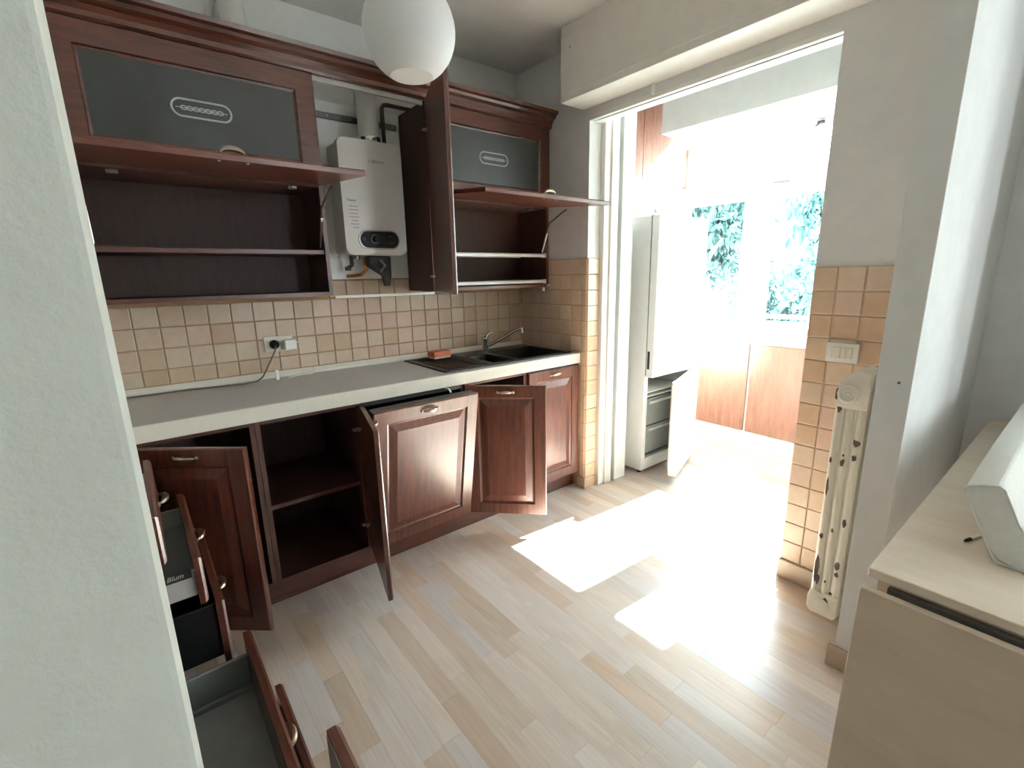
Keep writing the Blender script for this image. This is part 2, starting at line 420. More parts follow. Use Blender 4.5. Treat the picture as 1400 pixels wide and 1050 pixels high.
for r_ in range(14):
    z0 = ZC - TR * (r_ + 1)
    for (ya, wd) in ((-1.856, 0.083), (-1.939, 0.093), (-2.032, 0.093), (-2.125, 0.072)):
        tile(wall_right, 'x', ya, z0, wd, TR, -0.002)
# skirting
mb = MB(); mb.box(-0.018, 0.0, -2.20, -1.850, 0, 0.092, 0.003); struct(mb.obj('baseboard_right', 'baseboard', None), 'beige ceramic baseboard under the tiled column', 'baseboard')
mb = MB(); mb.box(-0.010, 0.10, -0.643, -0.575, 0, 0.07, 0.003); struct(mb.obj('baseboard_corner', 'tile', None), 'beige tile baseboard round the corner by the balcony opening', 'baseboard')
mb = MB(); mb.box(-0.413, -0.395, -2.306, -2.182, 0, 0.08, 0.004, 2); struct(mb.obj('baseboard_pier', 'baseboard', None), 'short beige ceramic baseboard on the white partition end', 'baseboard')
# roller-shutter box over the opening
mb = MB()
mb.box(-0.186, -0.0, -2.25, -0.588, 2.285, 2.60, 0.004, 2)
mb.box(-0.186, -0.0, -2.25, -0.592, 2.60, CEIL)
sb = struct(mb.obj('trim_1', 'cream_paint', None), 'cream boxed roller-shutter casing above the balcony opening', 'trim')
mb = MB(); mb.box(-0.191, -0.186, -2.2, -0.62, 2.315, 2.585, 0.002); mb.obj('cover_panel', 'cream_paint', sb)
for yy in (-0.66, -1.30): MB().lathe([(0.005, 0), (0.005, -0.002), (0.0, -0.003)], (-0.191, yy, 2.53), 'x', 8).obj('screw', 'steel', sb)
# door frame of the sliding pocket door
fr = thing('door_2', 'cream sliding-door frame lining the balcony opening', 'door frame', (0.1, -0.63, 0)); fr['kind'] = 'structure'
bx('jamb', 'cream_paint', fr, 0.099, 0.16, -0.664, -0.63, 0, 2.355, bev=0.003)
bx('jamb', 'cream_paint', fr, 0.15, 0.215, -0.676, -0.63, 0, 2.355, bev=0.003)
bx('slot_shade', 'black_plastic', fr, 0.215, 0.245, -0.645, -0.63, 0, 2.355)  # black strip put in for the shade inside the open pocket-door slot
bx('jamb', 'white_paint', fr, 0.245, 0.36, -0.68, -0.63, 0, 2.355, bev=0.003)
bx('head', 'cream_paint', fr, -0.004, 0.022, -1.855, -0.60, 2.222, 2.242, bev=0.002)
bx('slot_shade', 'black_plastic', fr, 0.022, 0.036, -1.855, -0.645, 2.226, 2.236)  # black strip drawn as the shaded gap along the door head
bx('head', 'white_paint', fr, 0.036, 0.10, -1.855, -0.63, 2.222, 2.236, bev=0.002)
bx('head', 'white_paint', fr, 0.10, 0.36, -1.855, -0.63, 2.355, 2.37)
MB().box(-0.02, 0.015, -1.06, -1.045, 2.235, 2.285, 0.003).obj('bracket', 'white_paint', fr)
MB().box(0.1, 0.36, -1.855, -0.66, -0.004, 0.002).obj('threshold', 'steel', fr) if False else None

# ------------------------------------------------------------------ balcony shell
XB = 1.55
struct(bx('wall_balcony_end', 'plaster', None, 0.36, XB + 0.1, -0.27, -0.17, 0, 1.60), 'white end wall of the balcony behind the fridge', 'wall')
mb = MB(); mb.box(0.36, 1.02, -0.27, -0.17, 1.60, 1.93); mb.box(1.34, XB + 0.1, -0.27, -0.17, 1.60, 1.93); mb.box(0.36, XB + 0.1, -0.27, -0.17, 1.93, CEIL)
struct(mb.obj('wall_balcony_upper', 'white_paint', None), 'white upper end wall of the balcony', 'wall')
wn = thing('window_2', 'small white side window above the fridge', 'window', (1.18, -0.22, 1.6)); wn['kind'] = 'structure'
MB().frame((1.02, 1.34, 1.60, 1.93), 0.035, [(0, -0.275), (0.03, -0.275), (0.035, -0.265)], -0.2).obj('frame', 'white_paint', wn)
bx('pane', 'glass', wn, 1.055, 1.305, -0.235, -0.231, 1.635, 1.895)
cb = thing('wall_cupboard', 'brown wood laminate cupboard doors high above the fridge', 'cupboard', (0.95, -0.27, 2.05))
bx('door', 'brown_laminate', cb, 0.37, 0.955, -0.29, -0.27, 2.055, CEIL, bev=0.002)
bx('door', 'brown_laminate', cb, 0.958, XB - 0.005, -0.29, -0.27, 2.055, CEIL, bev=0.002)
tag(bx('reflection_panel', 'brown_laminate', None, 0.80, 0.945, -0.282, -0.27, 1.74, 1.955, bev=0.002), 'small brown panel standing in for a pane reflection left of the side window', 'panel')  # brown board stands in for the brown reflection in a window pane
struct(bx('wall_balcony_far', 'plaster', None, 0.36, XB + 0.1, -2.85, -2.75, 0, CEIL), 'far balcony wall', 'wall')
struct(bx('ceiling_balcony', 'ceiling', None, 0.36, XB + 0.1, -2.85, -0.17, CEIL, CEIL + 0.1), 'balcony ceiling', 'ceiling')
mb = MB(); mb.box(0.98, XB + 0.1, -2.75, -0.42, 2.345, CEIL, 0.003); struct(mb.obj('trim_2', 'plaster', None), 'pale boxed beam above the balcony windows', 'trim')
mb = MB(); mb.box(XB, XB + 0.1, -2.75, -0.27, 0, 0.92); par = struct(mb.obj('wall_parapet', 'white_paint', None), 'white balcony parapet under the windows', 'wall')
bx('skirting', 'white_paint', par, XB - 0.02, XB, -2.75, -0.28, 0, 0.125, bev=0.003)
bx('window_sill', 'white_paint', par, XB - 0.05, XB + 0.02, -2.75, -0.28, 0.87, 0.92, bev=0.004)
for (ya, yb) in ((-0.925, -0.29), (-1.60, -0.945), (-2.30, -1.62)):
    bx('wood_panel', 'brown_laminate', par, XB - 0.014, XB, ya, yb, 0.128, 0.83, bev=0.002)
win = thing('window_1', 'white casement windows along the balcony with frosted upper lights', 'window', (XB, -1.25, 0.92)); win['kind'] = 'structure'
YS = [(-0.84, -0.27), (-1.555, -0.94), (-2.27, -1.66)]
bx('transom', 'white_paint', win, XB + 0.0, XB + 0.07, -2.75, -0.27, 1.955, 2.03, bev=0.004)
bx('head', 'white_paint', win, XB + 0.0, XB + 0.07, -2.75, -0.27, 2.33, 2.36, bev=0.004)
for ya, yb in ((-0.275, -0.27), (-0.94, -0.84), (-1.66, -1.555), (-2.75, -2.27)):
    bx('post', 'white_paint', win, XB - 0.004, XB + 0.066, ya, yb, 0.92, 2.343, bev=0.004)
RY = Matrix(((0, 1, 0, 0), (-1, 0, 0, 0), (0, 0, 1, 0), (0, 0, 0, 1)))     # local x -> -y, local y -> x
for ya, yb in YS:
    MB().frame((-yb, -ya, 0.92, 1.955), 0.055, [(0, XB - 0.012), (0.045, XB - 0.012), (0.055, XB + 0.0)], XB + 0.04, Mx=RY).obj('sash', 'white_paint', win)
    MB().box(XB + 0.012, XB + 0.016, ya + 0.05, yb - 0.05, 0.97, 1.905).obj('pane', 'glass', win)
    MB().frame((-yb, -ya, 2.03, 2.345), 0.04, [(0, XB - 0.008), (0.032, XB - 0.008), (0.04, XB)], XB + 0.04, Mx=RY).obj('sash', 'white_paint', win)
    MB().box(XB + 0.012, XB + 0.016, ya + 0.035, yb - 0.035, 2.065, 2.312).obj('pane', 'frosted', win)
for yy in (-1.25,):
    mb = MB(); mb.box(XB - 0.03, XB - 0.008, yy - 0.02, yy + 0.02, 2.31, 2.33, 0.002); mb.tube([(XB - 0.03, yy, 2.315), (XB - 0.05, yy + 0.02, 2.295)], 0.006, 8)
    mb.obj('latch', 'dark_grey', win)
mb = MB(); mb.tube([(XB - 0.03, -0.99, 1.99), (XB - 0.03, -1.10, 1.985)], 0.004, 6); mb.obj('stay', 'galv', win)
mb = MB(); mb.box(XB - 0.03, XB - 0.012, -0.955, -0.94, 1.36, 1.42, 0.002); mb.tube([(XB - 0.035, -0.948, 1.40), (XB - 0.045, -0.948, 1.31)], 0.006, 8); mb.obj('handle', 'white_plastic', win)

# ------------------------------------------------------------------ outdoors
struct(bx('ground', 'ground', None, 2, 60, -40, 40, -3.3, -3.2), 'pale courtyard ground outside', 'ground')
rl = thing('balcony_railing', 'white metal railing outside the balcony windows', 'railing', (1.86, -1.3, 0.2))
for z in (0.955, 1.01): bx('rail', 'white_paint', rl, 1.85, 1.88, -2.9, -0.2, z, z + 0.028, bev=0.003)
for k in range(9):
    bx('post', 'white_paint', rl, 1.856, 1.874, -0.3 - 0.3 * k, -0.282 - 0.3 * k, 0.2, 0.96)
hs = thing('building', 'white apartment house behind the trees outside', 'building', (20, 6, -3.2))
bx('facade', 'facade', hs, 20, 24, -3, 15, -3.2, 7, bev=0.02)
for k in range(3):
    for j in range(4):
        bx('window', 'glass', hs, 19.97, 20.0, -1.6 + 3.8 * j, -0.2 + 3.8 * j, -2.2 + 2.9 * k, -0.6 + 2.9 * k)
for k in range(3): bx('balcony_slab', 'facade', hs, 19.0, 20, -2.5, 14.5, -2.6 + 2.9 * k, -2.4 + 2.9 * k)
def tree(name, label, c, rad, h, nleaf, mat, seed):
    rnd = random.Random(seed)
    t = thing(name, label, 'tree', (c[0], c[1], -3.2), 'trees outside the balcony')
    mb = MB(); mb.tube([(c[0], c[1], -3.2), (c[0] + 0.05, c[1] - 0.03, -1.0), (c[0] - 0.04, c[1] + 0.04, h)], [0.14, 0.11, 0.05], 10)
    for k in range(5):
        a = rnd.uniform(0, 6.28); z = h * 0.5 + rnd.uniform(-0.8, 0.4)
        mb.tube([(c[0], c[1], z), (c[0] + math.cos(a) * rad * 0.4, c[1] + math.sin(a) * rad * 0.4, z + 0.4), (c[0] + math.cos(a) * rad * 0.8, c[1] + math.sin(a) * rad * 0.8, z + 0.6)], [0.05, 0.035, 0.015], 6)
    mb.obj('trunk', 'bark', t, smooth=True)
    mb = MB(); clumps = []
    for k in range(16):
        while True:
            p = Vector((rnd.uniform(-1, 1), rnd.uniform(-1, 1), rnd.uniform(-1, 1)))
            if p.length < 1: break
        clumps.append(Vector(c) + Vector((p.x * rad, p.y * rad, p.z * rad * 1.1)))
    vs = []; fs = []
    for k in range(nleaf):
        q = rnd.choice(clumps); p = q + Vector((rnd.gauss(0, 1), rnd.gauss(0, 1), rnd.gauss(0, 1))) * rad * 0.2
        e = Euler((rnd.uniform(0, 6.28), rnd.uniform(0, 6.28), rnd.uniform(0, 6.28))).to_matrix(); sz = rnd.uniform(0.05, 0.11)
        b = len(vs)
        for v in ((-1, 0, 0), (0, -0.45, 0.12), (1, 0, 0), (0, 0.45, 0.12)): vs.append(p + e @ (Vector(v) * sz))
        fs += [(b, b + 1, b + 2), (b, b + 2, b + 3)]
    mb._emit(vs, fs)
    me = bpy.data.meshes.new('foliage'); mb.bm.to_mesh(me); mb.bm.free(); me.materials.append(M[mat])
    o = bpy.data.objects.new('foliage', me); COL.objects.link(o); o.parent = t; o.location = -t.location; o['kind'] = 'stuff'
tree('tree', 'dense green tree seen through the left balcony casement', (5.0, 1.55, 2.15), 0.85, 2.2, 4200, 'leaf', 1)
tree('tree', 'pale green tree seen through the right balcony casement', (5.2, -0.85, 1.6), 1.1, 2.0, 4800, 'leaf2', 2)
tree('tree', 'low leafy tree standing farther off between the other trees outside', (8.4, 1.3, 0.6), 1.2, 0.8, 3600, 'leaf', 3)
tree('tree', 'green tree outside the small side window above the fridge', (6.6, 4.4, 2.4), 1.0, 2.6, 3600, 'leaf3', 5)

# ------------------------------------------------------------------ cabinet parts
def panel_door(name, parent, w_, h_, mx, flip=False, mat='cherry', handle='top', t=0.021):
    """raised-panel door; local x along the width from the hinge, front at -y, z up from 0; flip = hinge on the right"""
    x0, x1 = (-w_, 0) if flip else (0, w_)
    mb = MB()
    mb.rings((x0, x1, 0, h_), [(0, -t + 0.005), (0.004, -t), (0.062, -t), (0.066, -t + 0.007), (0.072, -t + 0.0095), (0.076, -t + 0.0095), (0.108, -t + 0.001), (0.112, -t)], back=0.0)
    d = mb.obj(name, mat, parent, mx=mx)
    # thin joints between the stiles and the rails
    for xs in (x0 + 0.0625, x1 - 0.0625):
        for (za, zb) in ((0.006, 0.060), (h_ - 0.060, h_ - 0.006)):
            MB().box(xs - 0.0006, xs + 0.0006, -t - 0.0003, -t + 0.002, za, zb).obj('joint', 'carcass', d)
    if handle:
        hx = (x0 + x1) / 2
        hz = h_ - 0.034 if handle == 'top' else 0.034
        make_handle(d, hx, -t, hz)
    return d
def make_handle(parent, hx, hy, hz, mx=None):
    mb = MB()
    # cup-shaped bow between two small rosettes
    pts = []
    for k in range(13):
        a = math.pi * k / 12
        pts.append((hx - 0.034 * math.cos(a), hy - 0.004 - 0.016 * math.sin(a), hz + 0.004 * math.sin(a)))
    mb.tube(pts, [0.003 + 0.006 * math.sin(math.pi * k / 12) for k in range(13)], 8)
    for sx in (-1, 1):
        mb.lathe([(0.0075, 0), (0.0075, -0.003), (0.004, -0.006), (0.0, -0.0065)], (hx + sx * 0.041, hy, hz), 'y', 10)
    if mx: bmesh.ops.transform(mb.bm, matrix=mx, verts=mb.bm.verts)
    return mb.obj('handle', 'pewter', parent, smooth=True)
def T(x, y, z): return Matrix.Translation((x, y, z))
def RZ(a): return Matrix.Rotation(a, 4, 'Z')
def RX(a): return Matrix.Rotation(a, 4, 'X')
def hinge(parent, x, y, z, nm='hinge'):
    mb = MB(); mb.box(x - 0.018, x + 0.018, y - 0.012, y + 0.012, z - 0.006, z + 0.006, 0.002); mb.box(x - 0.008, x + 0.008, y - 0.03, y, z - 0.004, z + 0.004, 0.001)
    return mb.obj(nm, 'steel', parent)

# ------------------------------------------------------------------ wall cabinets
UF, UB, UT, UM = -0.32, 1.31, 2.25, 1.80     # front plane, bottom, top, middle
def upper(name, label, x0, x1, flap_len, droop):
    t = thing(name, label, 'wall cabinet', ((x0 + x1) / 2, -0.16, UB), 'wall cabinets over the worktop')
    fy = UF + 0.021
    bx('side_panel', 'carcass', t, x0, x0 + 0.018, fy, -0.012, UB, UT, bev=0.001)
    bx('side_panel', 'carcass', t, x1 - 0.018, x1, fy, -0.012, UB, UT, bev=0.001)
    bx('back_panel', 'carcass', t, x0 + 0.018, x1 - 0.018, -0.018, -0.012, UB + 0.018, UT - 0.018)
    bx('top_panel', 'carcass', t, x0 + 0.018, x1 - 0.018, fy, -0.012, UT - 0.018, UT)
    bx('bottom_panel', 'carcass', t, x0 + 0.018, x1 - 0.018, fy, -0.012, UB, UB + 0.018)
    bx('middle_panel', 'carcass', t, x0 + 0.018, x1 - 0.018, fy, -0.012, UM - 0.009, UM + 0.009)
    bx('front_edge', 'cherry', t, x0, x0 + 0.018, fy - 0.004, fy, UB, UM)
    bx('front_edge', 'cherry', t, x1 - 0.018, x1, fy - 0.004, fy, UB, UM)
    bx('front_edge', 'cherry_h', t, x0 + 0.018, x1 - 0.018, fy - 0.004, fy, UB, UB + 0.018)
    # closed glazed flap
    rect = (x0 + 0.002, x1 - 0.002, UM + 0.006, UT - 0.002)
    g = MB().frame(rect, 0.088, [(0, UF + 0.004), (0.004, UF), (0.076, UF), (0.081, UF + 0.006), (0.088, UF + 0.008)], UF + 0.021).obj('glass_door', 'cherry_h', t)
    MB().box(rect[0] + 0.08, rect[1] - 0.08, UF + 0.009, UF + 0.013, rect[2] + 0.08, rect[3] - 0.08).obj('pane', 'smoked', g)
    cx, cz = (x0 + x1) / 2 - (0.0), 2.028
    mb = MB(); L, r_ = 0.068, 0.030; pts = []
    for k in range(13): a = -math.pi / 2 + math.pi * k / 12; pts.append((cx + L + r_ * math.cos(a), UF + 0.008, cz + r_ * math.sin(a)))
    for k in range(13): a = math.pi / 2 + math.pi * k / 12; pts.append((cx - L + r_ * math.cos(a), UF + 0.008, cz + r_ * math.sin(a)))
    mb.tube(pts + [pts[0]], 0.0035, 6)
    for k in range(7):
        px = cx - 0.06 + 0.02 * k
        mb.tube([(px + 0.010 * math.cos(a), UF + 0.008, cz + 0.007 * math.sin(a)) for a in [2 * math.pi * j / 8 for j in range(9)]], 0.0022, 5)
    mb.tube([(cx - 0.085, UF + 0.008, cz), (cx + 0.085, UF + 0.008, cz)], 0.0016, 5)
    mb.obj('emblem', 'emblem', g)
    # open flap: hinged under the middle panel, swung out
    h_ = UM - UB - 0.004; w_ = x1 - x0 - 0.004
    ang = math.asin(droop / h_)
    mx = T(x0 + 0.002, UF + 0.0, UM - 0.002) @ RX(-(math.pi / 2 - ang)) @ T(0, 0.0, -h_)
    fl = panel_door('flap_door', t, w_, h_, mx, handle='bottom', mat='cherry_h')
    for sxx in (-0.041, 0.041): MB().lathe([(0.0045, 0.0), (0.0045, 0.0015), (0, 0.002)], (w_ / 2 + sxx, 0, 0.034), 'y', 8).obj('screw', 'white_plastic', fl)
    for fx in (0.12, w_ - 0.12):
        hinge(t, x0 + fx, UF + 0.05, UM - 0.016, 'flap_hinge')
    # lift arms
    for sx in (x0 + 0.026, x1 - 0.026):
        mb = MB(); ex = UF - 0.13; ez = UM - 0.05
        mb.tube([(sx, UF - 0.17, UM - 0.035), (sx, UF - 0.12, UM - 0.055), (sx, UF - 0.02, UM - 0.10), (sx, UF + 0.0, UM - 0.15)], 0.005, 6)
        mb.obj('lift_arm', 'brass_dark', t)
        mb = MB(); mb.tube([(sx, UF + 0.0, UM - 0.15), (sx, UF + 0.05, UM - 0.27)], 0.0075, 8); mb.lathe([(0.011, -0.006), (0.011, 0.006)], (sx, UF, UM - 0.15), 'x', 10)
        mb.obj('gas_strut', 'chrome', t)
    return t
ul = upper('wall_cabinet', 'left wall cabinet with empty shelf under its raised flap, hanging left of the water heater', -2.265, -1.405, 0.46, 0.04)
bx('shelf', 'carcass', ul, -2.245, -1.425, -0.285, -0.018, 1.500, 1.518)
bx('shelf_edge', 'cherry_h', ul, -2.245, -1.425, -0.289, -0.285, 1.500, 1.518)
ur = upper('wall_cabinet', 'right wall cabinet with two white dish racks, hanging above the sink', -0.862, -0.012, 0.46, 0.045)
def rack(z):
    mb = MB(); mb.tube([(-0.83, -0.285, z), (-0.04, -0.285, z)], 0.011, 10)
    mb.tube([(-0.83, -0.05, z), (-0.04, -0.05, z)], 0.006, 8)
    o = mb.obj('dish_rack', 'white_plastic', ur)
    mb = MB()
    for k in range(38):
        x = -0.82 + 0.0207 * k
        mb.tube([(x, -0.285, z + 0.012), (x, -0.17, z + 0.002), (x, -0.05, z + 0.012)], 0.0016, 5)
    mb.obj('rack_wires', 'steel', o)['kind'] = 'stuff'
    for x in (-0.835, -0.035): MB().box(x - 0.008, x + 0.008, -0.30, -0.27, z - 0.014, z + 0.014, 0.003).obj('rack_end', 'white_plastic', o)
rack(1.508); rack(1.345)
mb = MB(); mb.lathe([(0.0, -0.012), (0.008, -0.010), (0.009, 0.0), (0.006, 0.010), (0.0, 0.012)], (-0.055, -0.30, 1.295), 'z', 10); mb.tube([(-0.055, -0.3, 1.30), (-0.055, -0.3, 1.315)], 0.003, 6); mb.obj('drip_stop', 'white_plastic', ur)
MB().box(-0.03, -0.015, -0.322, -0.30, 1.312, 1.328, 0.003).obj('edge_cap', 'offwhite_plastic', ur)
# cornice running over all three bays
mb = MB()
prof = [(-0.300, 2.250), (-0.315, 2.250), (-0.324, 2.258), (-0.326, 2.274), (-0.338, 2.290), (-0.356, 2.300), (-0.362, 2.312), (-0.378, 2.318), (-0.382, 2.334), (-0.300, 2.334)]
mb.prism(prof, 'x', -2.30, 0.012)
tag(mb.obj('cornice', 'cherry_h', None), 'dark moulded wooden cornice along the top of the wall cabinets', 'cornice')
# heater bay: open door, side lining, white edge strip
hc = thing('heater_cupboard', 'dark cupboard bay with open door framing the water heater', 'cupboard', (-1.13, -0.16, 1.31))
panel_door('door', hc, 0.535, UT - UB - 0.006, T(-0.868, UF + 0.0, UB + 0.0) @ RZ(R(69)), flip=True, handle=None)
bx('bottom_edge', 'white_plastic', hc, -1.402, -0.868, -0.318, -0.298, 1.296, 1.309, bev=0.001)
bx('top_rail', 'drawer_light', hc, -1.402, -0.868, -0.30, -0.285, 2.228, 2.249)
bx('wall_lining', 'white_paint', hc, -1.40, -0.87, -0.014, -0.006, 1.385, 2.25)
for z in (1.39, 2.10): hinge(hc, -0.885, UF - 0.03, z)

# ------------------------------------------------------------------ gas water heater
wh = thing('water_heater', 'white gas water heater with black control panel, mounted between the wall cabinets', 'water heater', (-1.14, -0.13, 1.5))
bx('body', 'white_enamel', wh, -1.275, -0.985, -0.20, -0.02, 1.515, 2.035, bev=0.012, seg=2)
def rrect(x0, x1, z0, z1, r, n=6):
    p = []
    for cx, cz, a0 in ((x1 - r, z0 + r, -90), (x1 - r, z1 - r, 0), (x0 + r, z1 - r, 90), (x0 + r, z0 + r, 180)):
        for k in range(n + 1):
            a = R(a0 + 90 * k / n); p.append((cx + r * math.cos(a), cz + r * math.sin(a)))
    return p
mb = MB(); mb.prism(rrect(-1.30, -0.978, 1.502, 2.038, 0.032), 'y', -0.243, -0.195, 0.006); mb.obj('front_cover', 'white_enamel', wh, smooth=True)
mb = MB(); mb.prism(rrect(-1.237, -1.018, 1.529, 1.622, 0.046, 8), 'y', -0.249, -0.24, 0.003); mb.obj('panel_bezel', 'steel', wh, smooth=True)
cp = MB(); cp.prism(rrect(-1.229, -1.026, 1.536, 1.615, 0.039, 8), 'y', -0.252, -0.244); cp = cp.obj('control_panel', 'black_plastic', wh)
for kx in (-1.152, -1.072):
    MB().lathe([(0.024, -0.251), (0.024, -0.254), (0.021, -0.256), (0.018, -0.258), (0.016, -0.285), (0.0, -0.287)], (kx, 0, 1.577), 'y', 20).obj('knob', 'black_plastic', cp, smooth=True)
    MB().lathe([(0.0245, -0.253), (0.0245, -0.2565), (0.021, -0.2565), (0.021, -0.253)], (kx, 0, 1.577), 'y', 20).obj('knob_ring', 'chrome', cp, smooth=True)
MB().lathe([(0.009, -0.251), (0.009, -0.257), (0, -0.258)], (-1.211, 0, 1.577), 'y', 12).obj('button', 'dark_grey', cp)
def text(body, size, loc, rot, mat, parent, name='lettering', shear=0.0):
    c = bpy.data.curves.new(name, 'FONT'); c.body = body; c.size = size; c.extrude = 0.0004; c.shear = shear; c.align_x = 'CENTER'; c.align_y = 'CENTER'
    o = bpy.data.objects.new(name, c); COL.objects.link(o)
    dg = bpy.context.evaluated_depsgraph_get(); me = bpy.data.meshes.new_from_object(o.evaluated_get(dg)); bpy.data.objects.remove(o)
    me.materials.clear(); me.materials.append(M[mat]); me.name = name
    o = bpy.data.objects.new(name, me); COL.objects.link(o); place(o, parent, loc, rot); return o
text('BOSCH', 0.018, (-1.104, -0.2436, 1.9435), (R(90), 0, 0), 'print', wh)
mb = MB(); mb.tube([(-1.146 + 0.007 * math.cos(a), -0.2434, 1.9435 + 0.007 * math.sin(a)) for a in [2 * math.pi * j / 12 for j in range(13)]], 0.0008, 4); mb.obj('logo_ring', 'print', wh)
text('Therm', 0.016, (-1.255, -0.2436, 1.757), (R(90), 0, 0), 'print', wh, 'type_print')
for k, (a, b) in enumerate(((-1.272, -1.225), (-1.272, -1.222), (-1.27, -1.228), (-1.272, -1.222), (-1.262, -1.228), (-1.268, -1.224), (-1.258, -1.228))):
    MB().box(a, b, -0.2436, -0.243, 1.728 - 0.0165 * k, 1.7315 - 0.0165 * k).obj('instruction_print', 'print_light', wh)
mb = MB(); mb.lathe([(0.052, 2.075), (0.052, 2.42)], (-1.09, -0.13, 0), 'z', 24); mb.obj('flue_pipe', 'white_enamel', wh, smooth=True)
mb = MB(); mb.lathe([(0.048, 2.03), (0.048, 2.09)], (-1.09, -0.13, 0), 'z', 24); mb.lathe([(0.054, 2.055), (0.056, 2.06), (0.056, 2.075), (0.054, 2.08)], (-1.09, -0.13, 0), 'z', 24); mb.obj('flue_collar', 'chrome', wh, smooth=True)
# fittings below
mb = MB(); mb.box(-1.16, -1.035, -0.15, -0.08, 1.45, 1.502, 0.006); mb.tube([(-1.05, -0.12, 1.50), (-1.05, -0.12, 1.40), (-1.05, -0.12, 1.345)], [0.030, 0.028, 0.016], 12); mb.tube([(-1.14, -0.12, 1.47), (-1.06, -0.12, 1.42)], 0.028, 10); mb.obj('gas_valve', 'hose', wh, smooth=True)
mb = MB(); mb.tube([(-1.235, -0.12, 1.51), (-1.235, -0.12, 1.455), (-1.25, -0.10, 1.44)], 0.011, 8); mb.lathe([(0.016, 0), (0.016, 0.02)], (-1.25, -0.10, 1.428), 'z', 10); mb.obj('drain_valve', 'dark_grey', wh, smooth=True)
mb = MB(); mb.tube([(-1.155, -0.10, 1.50), (-1.155, -0.10, 1.43), (-1.175, -0.08, 1.405), (-1.215, -0.05, 1.40), (-1.225, -0.015, 1.40)], 0.010, 8); mb.obj('water_pipe', 'copper', wh, smooth=True)
mb = MB(); mb.tube([(-1.20, -0.10, 1.505), (-1.20, -0.10, 1.485)], 0.02, 10); mb.tube([(-1.09, -0.15, 1.48), (-1.075, -0.17, 1.45), (-1.10, -0.17, 1.42)], 0.007, 8); mb.obj('brass_fitting', 'steel', wh, smooth=True)
# other pipework in the bay
mb = MB(); mb.tube([(-0.965, -0.035, 1.52), (-0.965, -0.035, 2.265), (-0.955, -0.035, 2.28), (-0.935, -0.035, 2.285), (-0.80, -0.035, 2.285)], 0.011, 8)
tag(mb.obj('gas_pipe', 'brass_dark', None, smooth=True), 'dark painted gas pipe bending over beside the heater flue', 'pipe')
mb = MB(); mb.box(-1.40, -0.88, -0.022, -0.014, 2.168, 2.198, 0.002); rr = mb.obj('mounting_rail', 'galv', None); tag(rr, 'galvanised mounting rail across the wall behind the heater flue', 'rail')
for k in range(9): MB().lathe([(0.006, -0.022), (0.005, -0.025), (0, -0.0255)], (-1.37 + 0.058 * k, 0, 2.183), 'y', 8).obj('screw', 'steel', rr)
mb = MB(); mb.tube([(-1.65, -0.02, 2.50), (-1.65, -0.10, 2.50), (-1.65, -0.135, 2.49), (-1.65, -0.15, 2.46), (-1.65, -0.15, 2.33)], 0.05, 20)
vp_ = mb.obj('vent_pipe', 'white_enamel', None, smooth=True); tag(vp_, 'white round flue elbow entering the wall above the left wall cabinet', 'pipe')
mb = MB(); mb.lathe([(0.075, -0.02), (0.075, -0.012), (0.05, -0.004)], (-1.65, 0, 2.50), 'y', 20); mb.obj('wall_rosette', 'white_enamel', vp_, smooth=True)

# ------------------------------------------------------------------ worktop, splashback strip
ZW = 0.903
wt = thing('worktop', 'grey beige laminate kitchen worktop with pale front edge', 'worktop', (-1.4, -0.3, 0.84))
mb = MB()
mb.box(-2.87, -0.955, -0.578, -0.004, 0.841, ZW); mb.box(-0.025, -0.004, -0.578, -0.004, 0.841, ZW)
mb.box(-0.955, -0.025, -0.578, -0.535, 0.841, ZW); mb.box(-0.955, -0.025, -0.05, -0.004, 0.841, ZW)
mb.box(-2.87, -2.268, -2.19, -0.578, 0.841, ZW)
mb.obj('worktop_board', 'laminate', wt)
mb = MB(); mb.box(-2.26, -0.004, -0.588, -0.578, 0.841, ZW, 0.003, 2); mb.box(-2.268, -2.258, -2.19, -0.588, 0.841, ZW, 0.003, 2); mb.obj('front_edge', 'laminate_edge', wt)
mb = MB(); mb.prism([(-0.007, ZW), (-0.022, ZW), (-0.020, ZW + 0.012), (-0.007, ZW + 0.030)], 'x', -2.85, -0.006)
tag(mb.obj('upstand_strip', 'laminate_edge', None), 'pale plastic upstand strip sealing the back of the worktop', 'strip')

# ------------------------------------------------------------------ sink, tap, sponge
sk = thing('kitchen_sink', 'black composite inset sink with drainer and two bowls', 'sink', (-0.49, -0.29, 0.80))
X0, X1, Y0, Y1, ZS = -0.95, -0.03, -0.53, -0.055, 0.909
def bowl(mb, x0, x1, y0, y1, depth):
    lv = [(0, ZS), (0.006, ZS - 0.006), (0.018, ZS - depth + 0.015), (0.035, ZS - depth)]
    vs = []; fs = []
    for ins, z in lv: vs += [(x0 + ins, y0 + ins, z), (x1 - ins, y0 + ins, z), (x1 - ins, y1 - ins, z), (x0 + ins, y1 - ins, z)]
    for i in range(len(lv) - 1):
        for k in range(4): k2 = (k + 1) % 4; fs.append((i * 4 + k, i * 4 + k2, (i + 1) * 4 + k2, (i + 1) * 4 + k))
    e = (len(lv) - 1) * 4; fs.append((e, e + 1, e + 2, e + 3)); mb._emit(vs, fs)
mb = MB()
xs = [X0, -0.92, -0.64, -0.615, -0.46, -0.43, -0.06, X1]; ysx = [Y0, -0.50, -0.49, -0.20, -0.16, -0.13, -0.09, Y1]
holes = [(-0.92, -0.64, -0.50, -0.09), (-0.615, -0.46, -0.49, -0.20), (-0.43, -0.06, -0.50, -0.16)]
